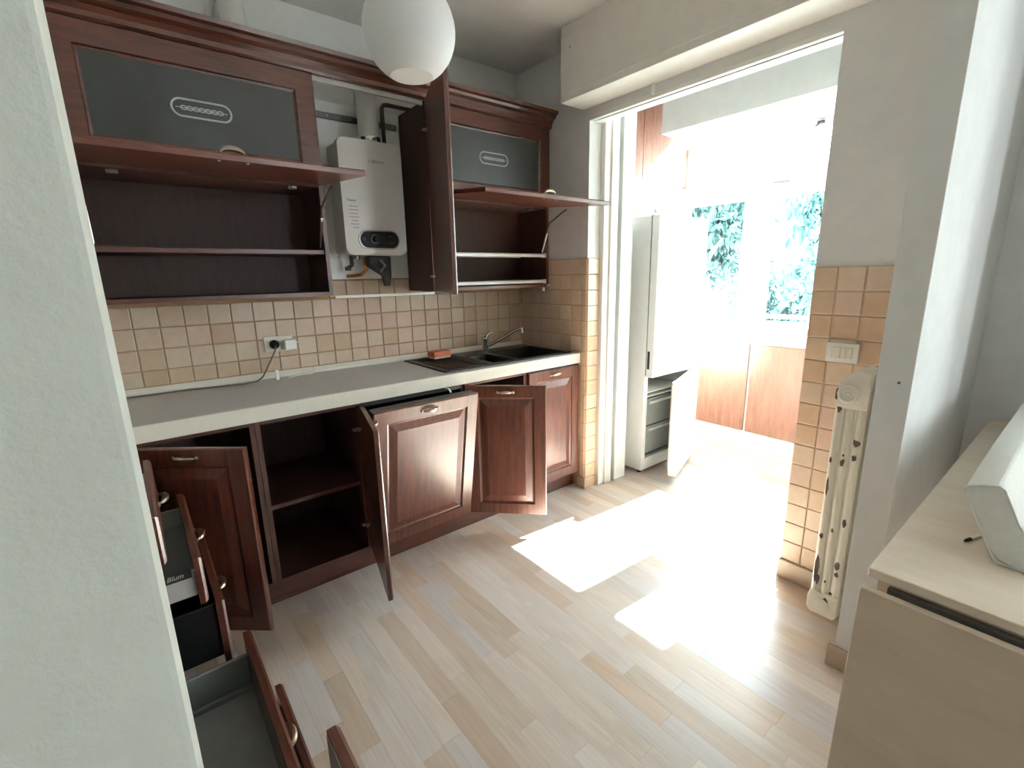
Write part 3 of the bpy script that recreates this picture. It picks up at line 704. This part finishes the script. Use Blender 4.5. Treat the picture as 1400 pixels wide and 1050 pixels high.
for i in range(len(xs) - 1):
    for j in range(len(ysx) - 1):
        cx, cy = (xs[i] + xs[i + 1]) / 2, (ysx[j] + ysx[j + 1]) / 2
        if any(a < cx < b and c < cy < d for a, b, c, d in holes): continue
        mb._emit([(xs[i], ysx[j], ZS), (xs[i + 1], ysx[j], ZS), (xs[i + 1], ysx[j + 1], ZS), (xs[i], ysx[j + 1], ZS)], [(0, 1, 2, 3)])
for (xa, ya, xb, yb) in ((X0, Y0, X1, Y0), (X1, Y0, X1, Y1), (X1, Y1, X0, Y1), (X0, Y1, X0, Y0)):
    mb._emit([(xa, ya, ZS), (xb, yb, ZS), (xb, yb, ZW - 0.002), (xa, ya, ZW - 0.002)], [(0, 1, 2, 3)])
bowl(mb, *holes[1], 0.11); bowl(mb, *holes[2], 0.17); bowl(mb, *holes[0], 0.012)
mb.obj('sink_body', 'black_composite', sk)
for k in range(9): MB().box(-0.885 + 0.026 * k, -0.873 + 0.026 * k, -0.45, -0.13, ZS - 0.012, ZS - 0.009, 0.001).obj('drainer_rib', 'black_composite', sk)
for (cx, cy, d) in ((-0.535, -0.35, 0.11), (-0.245, -0.33, 0.17)):
    MB().lathe([(0.0, 0.0005), (0.032, 0.0005), (0.038, 0.002), (0.038, 0.0)], (cx, cy, ZS - d), 'z', 20).obj('drain', 'chrome', sk, smooth=True)
fc = thing('kitchen_tap', 'chrome single-lever kitchen tap with slim swung spout at the sink', 'tap', (-0.395, -0.105, ZS))
mb = MB(); mb.lathe([(0.028, 0), (0.028, 0.006), (0.022, 0.010), (0.021, 0.072), (0.023, 0.078), (0.022, 0.088), (0.012, 0.096), (0, 0.097)], (-0.395, -0.105, ZS), 'z', 20); mb.obj('body', 'chrome', fc, smooth=True)
mb = MB(); mb.tube([(-0.39, -0.11, ZS + 0.088), (-0.375, -0.118, ZS + 0.112), (-0.352, -0.128, ZS + 0.118)], [0.013, 0.009, 0.006], 10); mb.obj('lever', 'chrome', fc, smooth=True)
mb = MB(); mb.tube([(-0.38, -0.118, ZS + 0.035), (-0.35, -0.145, ZS + 0.05), (-0.25, -0.225, ZS + 0.125), (-0.225, -0.243, ZS + 0.138), (-0.208, -0.255, ZS + 0.137)], [0.011, 0.0095, 0.009, 0.009, 0.009], 10); mb.obj('spout', 'chrome', fc, smooth=True)
mb = MB(); mb.tube([(-0.206, -0.257, ZS + 0.147), (-0.206, -0.257, ZS + 0.115)], [0.011, 0.012], 12); mb.obj('aerator', 'chrome', fc, smooth=True)
sp = thing('sponge', 'orange sponge lying on the drainer of the black sink', 'sponge', (-0.75, -0.12, ZS))
RS = T(-0.75, -0.125, ZS) @ RZ(R(6))
MB().box(-0.062, 0.062, -0.036, 0.036, 0.011, 0.042, 0.006, 2, Mx=RS).obj('foam', 'sponge', sp)
MB().box(-0.060, 0.060, -0.034, 0.034, 0.0, 0.011, 0.002, 1, Mx=RS).obj('scouring_pad', plain('pale_scouring_pad', (206, 176, 150), 0.95, bumpy=0.5, bscale=200), sp)

# ------------------------------------------------------------------ socket, plugs, cable, small things on the worktop
so = thing('wall_socket', 'white double wall socket plate on the tiles above the worktop', 'socket', (-1.61, -0.005, 1.07))
mb = MB(); mb.prism(rrect(-1.677, -1.543, 1.034, 1.111, 0.006, 3), 'y', -0.015, -0.006, 0.002); mb.obj('plate', 'offwhite_plastic', so)
for cx in (-1.585, -1.568): MB().lathe([(0.006, -0.0152), (0.006, -0.0165), (0, -0.0166)], (cx, 0, 1.073), 'y', 10).obj('socket_hole', 'black_plastic', so)
pg = thing('power_plug', 'dark round plug with brown cable in the left half of the wall socket', 'plug', (-1.632, -0.02, 1.07))
MB().lathe([(0.022, -0.0155), (0.022, -0.028), (0.017, -0.038), (0.009, -0.042), (0, -0.0425)], (-1.632, 0, 1.072), 'y', 18).obj('body', 'black_plastic', pg, smooth=True)
mb = MB(); mb.tube([(-1.632, -0.040, 1.066), (-1.638, -0.050, 1.045), (-1.662, -0.048, 1.0), (-1.69, -0.048, 0.95), (-1.71, -0.055, 0.922), (-1.74, -0.075, 0.9085), (-1.80, -0.10, 0.9075), (-1.90, -0.075, 0.9075), (-2.01, -0.05, 0.9075), (-2.14, -0.052, 0.9075), (-2.27, -0.045, 0.9075), (-2.45, -0.06, 0.9075)], 0.0042, 8)
mb.obj('cable', 'cable', pg, smooth=True)
ad = thing('usb_charger', 'white square charger plugged into the right half of the wall socket', 'charger', (-1.562, -0.04, 1.06))
MB().box(-1.592, -1.538, -0.066, -0.0165, 1.043, 1.092, 0.005, 2).obj('body', 'white_plastic', ad)
mb = MB(); mb.tube([(-1.538, -0.05, 1.075), (-1.527, -0.05, 1.077)], 0.003, 6); mb.obj('pin', 'white_plastic', ad)
st = thing('white_connector', 'small white plastic stick standing on the worktop below the socket', 'connector', (-1.655, -0.105, ZW))
MB().box(-1.6625, -1.6475, -0.112, -0.098, 0.908, 0.958, 0.003, 2).obj('body', 'white_plastic', st)
MB().box(-1.660, -1.650, -0.110, -0.100, ZW, 0.909).obj('plug_tip', 'steel', st)
mb = MB(); mb.tube([(-1.53, -0.05, 0.9055), (-1.50, -0.065, 0.9055), (-1.47, -0.04, 0.906), (-1.455, -0.035, 0.92), (-1.46, -0.03, 0.935)], 0.003, 6); mb.tube([(-1.60, -0.08, 0.9055), (-1.56, -0.06, 0.9055), (-1.53, -0.05, 0.9055)], 0.003, 6)
tag(mb.obj('charging_cable', 'offwhite_plastic', None, smooth=True), 'pale thin charging cable lying against the upstand strip', 'cable')

# ------------------------------------------------------------------ base cabinets
DZ, DH, DF = 0.105, 0.725, -0.565           # door bottom, door height, carcass front
bp_ = thing('plinth', 'dark wooden plinth running along the floor under the base cabinets', 'plinth', (-1.2, -0.53, 0))
bx('plinth_board', 'cherry_h', bp_, -2.25, -0.012, -0.535, -0.517, 0, 0.10, bev=0.001)
def base(name, label, x0, x1, doors=True, shelf=None):
    t = thing(name, label, 'base cabinet', ((x0 + x1) / 2, -0.3, 0.1), 'base cabinets under the worktop')
    bx('side_panel', 'carcass', t, x0, x0 + 0.018, DF + 0.004, -0.02, 0.102, 0.839)
    bx('side_panel', 'carcass', t, x1 - 0.018, x1, DF + 0.004, -0.02, 0.102, 0.839)
    bx('back_panel', 'carcass', t, x0 + 0.018, x1 - 0.018, -0.028, -0.02, 0.102, 0.839)
    bx('bottom_panel', 'carcass', t, x0 + 0.018, x1 - 0.018, DF + 0.004, -0.028, 0.102, 0.12)
    bx('front_edge', 'cherry', t, x0, x0 + 0.018, DF, DF + 0.004, 0.102, 0.839)
    bx('front_edge', 'cherry', t, x1 - 0.018, x1, DF, DF + 0.004, 0.102, 0.839)
    bx('front_edge', 'cherry_h', t, x0 + 0.018, x1 - 0.018, DF, DF + 0.004, 0.102, 0.12)
    bx('front_rail', 'cherry_h', t, x0 + 0.018, x1 - 0.018, DF, DF + 0.018, 0.822, 0.839)
    if shelf:
        bx('shelf', 'carcass', t, x0 + 0.018, x1 - 0.018, -0.53, -0.028, shelf - 0.018, shelf)
        bx('shelf_edge', 'cherry_h', t, x0 + 0.018, x1 - 0.018, -0.534, -0.53, shelf - 0.018, shelf)
    return t
c1 = base('base_cabinet', 'corner base cabinet with its dark door swung half open, leftmost under the worktop', -2.268, -1.858)
panel_door('door', c1, 0.418, DH, T(-2.247, DF - 0.0, DZ) @ RZ(R(-40.7)))
c2 = base('base_cabinet', 'empty base cabinet with one shelf and its door opened towards the viewer', -1.856, -1.428, shelf=0.452)
panel_door('door', c2, 0.425, DH, T(-1.432, DF - 0.002, DZ) @ RZ(R(76)), flip=True)
for z in (0.25, 0.72): hinge(c2, -1.455, DF - 0.01, z)
c3 = base('base_cabinet', 'sink base cabinet with its panelled door standing ajar at an angle', -0.862, -0.436)
panel_door('door', c3, 0.424, DH, T(-0.856, DF - 0.002, DZ) @ RZ(R(-45)))
bx('waste_trap', 'white_plastic', c3, -0.62, -0.50, -0.40, -0.30, 0.60, 0.70, bev=0.02, seg=2)
c4 = base('base_cabinet', 'closed base cabinet with panelled door at the tiled corner', -0.434, -0.012)
panel_door('door', c4, 0.418, DH, T(-0.432, DF - 0.001, DZ))
dw = thing('dishwasher', 'built-in dishwasher with panelled wooden front tilted slightly open', 'dishwasher', (-1.14, -0.3, 0.1))
mb = MB(); mb.box(-1.424, -1.41, -0.56, -0.03, 0.102, 0.835); mb.box(-0.880, -0.866, -0.56, -0.03, 0.102, 0.835); mb.box(-1.41, -0.880, -0.05, -0.03, 0.102, 0.835); mb.box(-1.41, -0.880, -0.56, -0.05, 0.815, 0.835); mb.box(-1.41, -0.880, -0.56, -0.05, 0.102, 0.16)
mb.obj('tub', 'dark_grey', dw)
TILT = T(-1.424, DF - 0.002, DZ + 0.005) @ RX(R(9.5))
pd = panel_door('front_panel', dw, 0.552, DH - 0.008, TILT @ T(0.003, 0, 0))
mb = MB(); mb.box(0.006, 0.552, 0.001, 0.045, 0.02, DH - 0.012, 0.004); mb.obj('inner_door', 'dark_grey', dw, mx=TILT)
mb = MB(); mb.tube([(-0.985, -0.575, 0.836), (-0.975, -0.595, 0.833), (-0.970, -0.606, 0.815)], 0.0045, 8); mb.obj('door_catch', 'white_plastic', dw, smooth=True)

# ------------------------------------------------------------------ drawer units on the left run
def drawer_unit(name, label, y0, y1, drawers, wh_=0.5):
    """drawers: (top z, front height, x of the front's inner face, has_box, low)"""
    t = thing(name, label, 'drawer unit', (-2.5, (y0 + y1) / 2, 0.1), 'drawer units of the left run')
    for ya, yb in ((y0, y0 + 0.016), (y1 - 0.016, y1)): bx('side_panel', 'carcass', t, -2.85, -2.275, ya, yb, 0.102, 0.839)
    bx('back_panel', 'carcass', t, -2.86, -2.85, y0, y1, 0.102, 0.839)
    bx('bottom_panel', 'carcass', t, -2.85, -2.275, y0 + 0.016, y1 - 0.016, 0.102, 0.12)
    for (zt, h_, xf, style) in drawers:
        zb = zt - h_; sh = {'low': 0.075, 'mid': 0.12, 'rack': 0.10, 'dark': 0.165}[style]
        s0 = zb + 0.022 if style != 'mid' else zt - 0.055 - sh
        back = xf - 0.47
        mb = MB()
        mb.box(back, xf, y0 + 0.022, y0 + 0.034, s0, s0 + sh, 0.002); mb.box(back, xf, y1 - 0.034, y1 - 0.022, s0, s0 + sh, 0.002)
        mb.box(back, back + 0.012, y0 + 0.034, y1 - 0.034, s0, s0 + sh, 0.002)
        d = mb.obj('drawer', {'low': 'drawer_light', 'dark': 'black_plastic'}.get(style, 'drawer_metal'), t)
        bx('drawer_base', 'black_plastic' if style == 'dark' else 'drawer_mat', d, back + 0.012, xf, y0 + 0.034, y1 - 0.034, s0 + 0.004, s0 + 0.014)
        if style == 'mid':
            bx('side_rail', 'drawer_metal', d, back, xf, y1 - 0.046, y1 - 0.034, s0 + 0.0, s0 + 0.03, bev=0.002)
        F = Matrix(((0, -1, 0, 0), (1, 0, 0, 0), (0, 0, 1, 0), (0, 0, 0, 1)))   # local x -> +y, local -y -> +x
        Mx = T(xf, y0 + 0.003, zb + 0.002) @ F
        wd = y1 - y0 - 0.006; hh = h_ - 0.005; tt = 0.021
        mb = MB()
        if hh > 0.17: mb.rings((0, wd, 0, hh), [(0, -tt + 0.006), (0.005, -tt), (0.05, -tt), (0.055, -tt + 0.008), (0.062, -tt + 0.008), (0.08, -tt + 0.001)], back=0.0, Mx=Mx)
        else: mb.rings((0, wd, 0, hh), [(0, -tt + 0.008), (0.005, -tt + 0.002), (0.012, -tt)], back=0.0, Mx=Mx)
        mb.obj('drawer_front', 'cherry_y', d)
        if style == 'rack':
            bx('front_backing', 'grey_back', d, xf - 0.002, xf - 0.0005, y0 + 0.006, y1 - 0.006, zb + 0.01, zt - 0.01)
        make_handle(d, wd / 2, -tt, hh * 0.62 if hh < 0.17 else hh - 0.09, mx=Mx)
    return t
ua = drawer_unit('drawer_unit', 'drawer unit with three shallow drawers pulled out stepwise, beside the half-open corner door', -1.235, -0.735,
    [(0.828, 0.138, -2.215, 'low'), (0.686, 0.140, -2.145, 'low'), (0.542, 0.205, -2.113, 'dark')])
text('Blum', 0.018, (-2.188, -1.2138, 0.637), (R(90), 0, 0), 'drawer_light', ua, 'rail_lettering', 0.3)
bx('rail_label', 'dark_grey', ua, -2.225, -2.152, -1.2135, -1.2128, 0.624, 0.649)
ub = drawer_unit('drawer_unit', 'wide drawer unit with two deep grey drawers pulled far out in the lower left corner', -1.885, -1.237,
    [(0.425, 0.215, -2.064, 'mid'), (0.207, 0.20, -2.008, 'mid')])
for (zt, h_) in ((0.835, 0.20), (0.633, 0.20)):
    MB().rings((0, 0.642, 0, h_), [(0, -0.015), (0.005, -0.021), (0.05, -0.021), (0.055, -0.013), (0.062, -0.013), (0.08, -0.02)], back=0.0, Mx=T(-2.272, -1.882, zt - h_) @ Matrix(((0, -1, 0, 0), (1, 0, 0, 0), (0, 0, 1, 0), (0, 0, 0, 1)))).obj('closed_front', 'cherry_y', ub)
uc = drawer_unit('drawer_unit', 'narrow pull-out unit with pale-backed front, nearest the viewer', -2.19, -1.887,
    [(0.632, 0.50, -2.018, 'rack')])

# ------------------------------------------------------------------ pendant lamp
pl = thing('pendant_lamp', 'white opal glass globe pendant lamp hanging near the ceiling', 'lamp', (-1.62, -1.6, 1.87))
LC = (-1.62, -1.6, 1.890); r_ = 0.096
prof = []
for k in range(25):
    a = R(-62 + (150) * k / 24); prof.append((r_ * math.cos(a), r_ * math.sin(a)))
prof = prof + [(0.02, r_ * 0.985)]
inn = [((p[0] - 0.003) if p[0] > 0.01 else p[0], p[1] * 0.975) for p in prof[::-1]]
MB().lathe(prof + inn + [prof[0]], LC, 'z', 40).obj('shade', 'opal', pl, smooth=True)
MB().lathe([(0.0, 0), (0.0452, 0), (0.0452, 0.003), (0.0, 0.003)], (LC[0], LC[1], LC[2] - r_ * 0.875), 'z', 32).obj('diffuser', 'opal', pl, smooth=True)
MB().lathe([(0.03, 0), (0.03, 0.03), (0.012, 0.05), (0.0, 0.05)], (LC[0], LC[1], LC[2] + r_ - 0.004), 'z', 20).obj('cap', 'chrome', pl, smooth=True)
MB().tube([(LC[0], LC[1], LC[2] + r_ + 0.04), (LC[0], LC[1], CEIL - 0.03)], 0.003, 8).obj('cord', 'white_plastic', pl)
MB().lathe([(0.045, 0), (0.045, -0.015), (0.03, -0.03), (0.0, -0.03)], (LC[0], LC[1], CEIL), 'z', 24).obj('ceiling_rose', 'white_plastic', pl, smooth=True)

# ------------------------------------------------------------------ radiator, switch
rd = thing('radiator', 'old cream cast-iron radiator with chipped paint beside the tiled column', 'radiator', (-0.17, -2.12, 0.1))
def section(xc):
    mb = MB(); ycs = (-2.086, -2.118, -2.150)
    for yc in ycs:
        vs = []; fs = []; seg = 14; lv = [(0.125, 0.9), (0.15, 1), (0.96, 1), (0.985, 0.9)]
        for z, k in lv:
            for j in range(seg):
                a = 2 * math.pi * j / seg; vs.append((xc + 0.024 * k * math.cos(a), yc + 0.0155 * k * math.sin(a), z))
        for i in range(len(lv) - 1):
            for j in range(seg): j2 = (j + 1) % seg; fs.append((i * seg + j, i * seg + j2, (i + 1) * seg + j2, (i + 1) * seg + j))
        mb._emit(vs, fs)
    # web between the columns, rounded head and foot
    mb.box(xc - 0.012, xc + 0.012, -2.165, -2.075, 0.13, 0.98)
    head = [(-2.072, 0.915), (-2.070, 0.965), (-2.078, 1.005), (-2.10, 1.035), (-2.13, 1.046), (-2.16, 1.035), (-2.168, 0.995), (-2.168, 0.915)]
    mb.prism(head, 'x', xc - 0.026, xc + 0.026, 0.008)
    foot = [(-2.076, 0.195), (-2.066, 0.16), (-2.066, 0.115), (-2.08, 0.10), (-2.16, 0.10), (-2.168, 0.115), (-2.168, 0.195)]
    mb.prism(foot, 'x', xc - 0.026, xc + 0.026, 0.008)
    return mb
for k in range(4):
    section(-0.275 + 0.058 * k).obj('section', 'radiator', rd, smooth=True)
mb = MB(); mb.lathe([(0.033, 0.0), (0.033, -0.005), (0.028, -0.011), (0.022, -0.011), (0.018, -0.006), (0.010, -0.006), (0.007, -0.010), (0, -0.0105)], (-0.299, -2.108, 0.968), 'x', 20); mb.obj('plug', 'radiator', rd, smooth=True)
mb = MB(); mb.lathe([(0.027, 0.0), (0.027, -0.006), (0.018, -0.009), (0, -0.0095)], (-0.299, -2.118, 0.145), 'x', 20); mb.obj('plug', 'radiator', rd, smooth=True)
mb = MB(); mb.box(-0.12, -0.0, -2.125, -2.11, 0.98, 0.995); mb.box(-0.12, 0.0, -2.125, -2.11, 0.16, 0.175); mb.obj('bracket', 'radiator', rd)
for k in range(1): MB().box(-0.12 + 0.16 * k, -0.10 + 0.16 * k, -2.13, -2.10, 0.0, 0.105, 0.003).obj('foot', 'radiator', rd)
def chip(x, y, z, ry, rz, seed):
    rnd = random.Random(seed); p = [(y + ry * math.cos(a) * rnd.uniform(0.6, 1.15), z + rz * math.sin(a) * rnd.uniform(0.6, 1.15)) for a in [2 * math.pi * j / 9 for j in range(9)]]
    MB().prism(p, 'x', x - 0.0006, x + 0.004).obj('paint_chip', 'rust', rd)
XE = -0.3012; XRd = -0.2992
for i, (x, y, z, a, b) in enumerate(((XE, -2.0745, 0.962, 0.004, 0.020), (XRd, -2.0865, 0.915, 0.006, 0.015), (XRd, -2.150, 0.80, 0.010, 0.012), (XRd, -2.150, 0.745, 0.007, 0.010), (XRd, -2.118, 0.72, 0.005, 0.015), (XRd, -2.118, 0.748, 0.003, 0.004),
        (XRd, -2.0835, 0.62, 0.004, 0.03), (XRd, -2.150, 0.50, 0.006, 0.014), (XRd, -2.118, 0.455, 0.004, 0.008), (XRd, -2.0865, 0.42, 0.005, 0.010), (XRd, -2.0855, 0.275, 0.0075, 0.055), (XRd, -2.0925, 0.245, 0.0045, 0.018), (XRd, -2.150, 0.325, 0.007, 0.018), (XRd, -2.150, 0.29, 0.0055, 0.009), (XRd, -2.118, 0.245, 0.003, 0.005), (XE, -2.128, 0.165, 0.008, 0.014), (XRd, -2.082, 0.72, 0.003, 0.01), (XRd, -2.140, 0.205, 0.006, 0.004))):
    chip(x, y, z, a * 1.25, b * 1.25, i + 11)
sw = thing('light_switch', 'white triple light switch plate on the tiled column', 'switch', (-0.01, -1.99, 1.06))
MB().prism([(-2.045, 1.025), (-1.935, 1.025), (-1.935, 1.103), (-2.045, 1.103)], 'x', -0.019, -0.006, 0.003).obj('plate', 'white_plastic', sw)
for ya, yb in ((-1.985, -1.955), (-2.004, -1.987), (-2.025, -2.006)): bx('rocker', 'offwhite_plastic', sw, -0.0225, -0.018, ya, yb, 1.042, 1.086, bev=0.0015)
wp = MB(); wp.lathe([(0.004, 0.0), (0.004, -0.003), (0.0025, -0.003), (0.0025, -0.001)], (-0.395, -2.257, 1.047), 'x', 10)
tag(wp.obj('wall_plug', 'galv', None), 'tiny grey wall plug in the white partition end', 'wall plug')

# ------------------------------------------------------------------ fridge-freezer
fg = thing('fridge', 'white fridge-freezer on the balcony with its lower door ajar', 'fridge', (0.735, -0.5, 0))
mb = MB(); fx0, fx1, fyb, fyf = 0.452, 1.02, -0.285, -0.745
mb.box(fx0, fx1, fyf, fyb, 0.70, 1.735, 0.006, 2); mb.box(fx0, fx0 + 0.04, fyf, fyb, 0.03, 0.70); mb.box(fx1 - 0.04, fx1, fyf, fyb, 0.03, 0.70)
mb.box(fx0 + 0.04, fx1 - 0.04, fyb - 0.03, fyb, 0.03, 0.70); mb.box(fx0 + 0.04, fx1 - 0.04, fyf, fyb - 0.03, 0.03, 0.11)
mb.obj('cabinet', 'white_paint', fg)
bx('gasket', 'dark_grey', fg, fx0 + 0.008, fx1 - 0.008, fyf - 0.008, fyf, 0.712, 1.725)
ud = bx('upper_door', 'white_paint', fg, fx0, fx1, fyf - 0.062, fyf - 0.008, 0.705, 1.735, bev=0.008, seg=2)
MB().box(fx0 - 0.0006, fx0 + 0.001, fyf - 0.034, fyf - 0.016, 0.76, 0.88).obj('door_grip', 'black_plastic', ud)
MB().lathe([(0.006, 0), (0.006, -0.002), (0, -0.0025)], (fx0 + 0.24, fyf - 0.062, 1.62), 'y', 10).obj('badge', 'galv', ud)
MB().box(fx0 + 0.004, fx0 + 0.014, fyf - 0.012, fyf + 0.0, 1.725, 1.738, 0.001).obj('door_hinge', 'dark_grey', fg)
mx = T(fx1 - 0.004, fyf - 0.008, 0.045) @ RZ(R(19))
MB().box(-0.56, 0, -0.055, 0.0, 0, 0.648, 0.009, 2).obj('lower_door', 'white_paint', fg, mx=mx)
MB().box(-0.53, -0.03, 0.0, 0.012, 0.03, 0.62, 0.003).obj('door_seal', 'grey_back', fg, mx=mx)
for z0, z1 in ((0.13, 0.33), (0.34, 0.53)):
    d = bx('freezer_drawer', 'drawer_metal', fg, fx0 + 0.045, fx1 - 0.045, fyf + 0.02, fyb - 0.04, z0, z1, bev=0.004)
    bx('drawer_grip', 'white_plastic', d, fx0 + 0.10, fx1 - 0.10, fyf + 0.012, fyf + 0.02, z1 - 0.035, z1 - 0.02)
for z in (0.575, 0.545): bx('freezer_shelf', 'white_plastic', fg, fx0 + 0.045, fx1 - 0.045, fyf + 0.02, fyb - 0.04, z, z + 0.008)
for xx in (fx0 + 0.04, fx1 - 0.04): MB().lathe([(0.015, 0), (0.015, 0.03)], (xx, fyf + 0.04, 0), 'z', 12).obj('foot', 'black_plastic', fg)

# ------------------------------------------------------------------ drop-leaf table, cushion, pen
tb = thing('dropleaf_table', 'pale birch drop-leaf table with one leaf hanging down, by the white partition', 'table', (-0.3, -2.75, 0))
TZ = 0.72
MB().box(-0.945, 0.76, -3.15, -2.368, TZ - 0.022, TZ, 0.002).obj('tabletop', 'pine', tb)
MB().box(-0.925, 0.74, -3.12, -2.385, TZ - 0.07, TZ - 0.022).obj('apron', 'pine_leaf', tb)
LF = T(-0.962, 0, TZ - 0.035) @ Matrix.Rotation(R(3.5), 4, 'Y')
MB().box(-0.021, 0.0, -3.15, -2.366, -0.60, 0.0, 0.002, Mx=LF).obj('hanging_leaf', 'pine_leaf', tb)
MB().box(-0.960, -0.943, -3.10, -2.41, TZ - 0.045, TZ - 0.026).obj('hinge_strip', 'dark_grey', tb)
for xx in (-0.90, 0.68):
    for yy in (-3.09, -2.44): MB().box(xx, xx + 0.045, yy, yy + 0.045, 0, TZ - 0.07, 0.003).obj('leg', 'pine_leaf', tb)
cu = thing('seat_cushion', 'white cotton cushion with piped edges propped on the drop-leaf table', 'cushion', (-0.2, -2.54, TZ))
mb = MB(); nx = 26
sec = [(-2.546, 0.7215), (-2.520, 0.775), (-2.492, 0.835), (-2.470, 0.884), (-2.475, 0.893), (-2.500, 0.904), (-2.527, 0.909), (-2.537, 0.903), (-2.570, 0.830), (-2.610, 0.765), (-2.635, 0.728), (-2.630, 0.7215), (-2.59, 0.7208)]
vs = []; fs = []; ns = len(sec)
for i in range(nx + 1):
    x = -0.72 + 1.15 * (i / nx) if 1 < i < nx - 1 else {0: -0.72, 1: -0.716, nx - 1: 0.426, nx: 0.43}[i]
    for k, (y, z) in enumerate(sec):
        e = min(i, nx - i) / 3.0; pf = 1.0 if e >= 1 else 0.97 + 0.03 * e
        wob = 0.003 * math.sin(7 * x + k) if 2 < i < nx - 2 else 0
        cy, cz = -2.55, 0.81
        yy, zz = cy + (y - cy) * pf, cz + (z - cz) * pf + wob
        vs.append((x, yy, max(zz, 0.7205)))
for i in range(nx):
    for k in range(ns): k2 = (k + 1) % ns; fs.append((i * ns + k, i * ns + k2, (i + 1) * ns + k2, (i + 1) * ns + k))
fs += [tuple(range(ns))[::-1], tuple(range(nx * ns, (nx + 1) * ns))]
mb._emit(vs, fs); cv = mb.obj('cover', 'fabric', cu, smooth=True); sm = cv.modifiers.new('soft', 'SUBSURF'); sm.levels = 1; sm.render_levels = 2
mb = MB(); mb.tube([(-0.7185, -2.55 + (y + 2.55) * 0.958, max(0.723, 0.81 + (z - 0.81) * 0.958)) for y, z in sec + [sec[0]]], 0.0022, 6); mb.obj('piping', 'fabric', cu, smooth=True)
pn = thing('pen', 'small white pen with a dark tip lying on the drop-leaf table', 'pen', (-0.66, -2.50, TZ))
d0, d1 = Vector((-0.652, -2.485, TZ + 0.004)), Vector((-0.56, -2.515, TZ + 0.004))
MB().tube([d0.lerp(d1, 0.28), d1], 0.004, 10).obj('barrel', 'white_plastic', pn, smooth=True)
MB().tube([d0, d0.lerp(d1, 0.1), d0.lerp(d1, 0.28)], [0.0012, 0.0040, 0.0042], 10).obj('tip', 'black_plastic', pn, smooth=True)
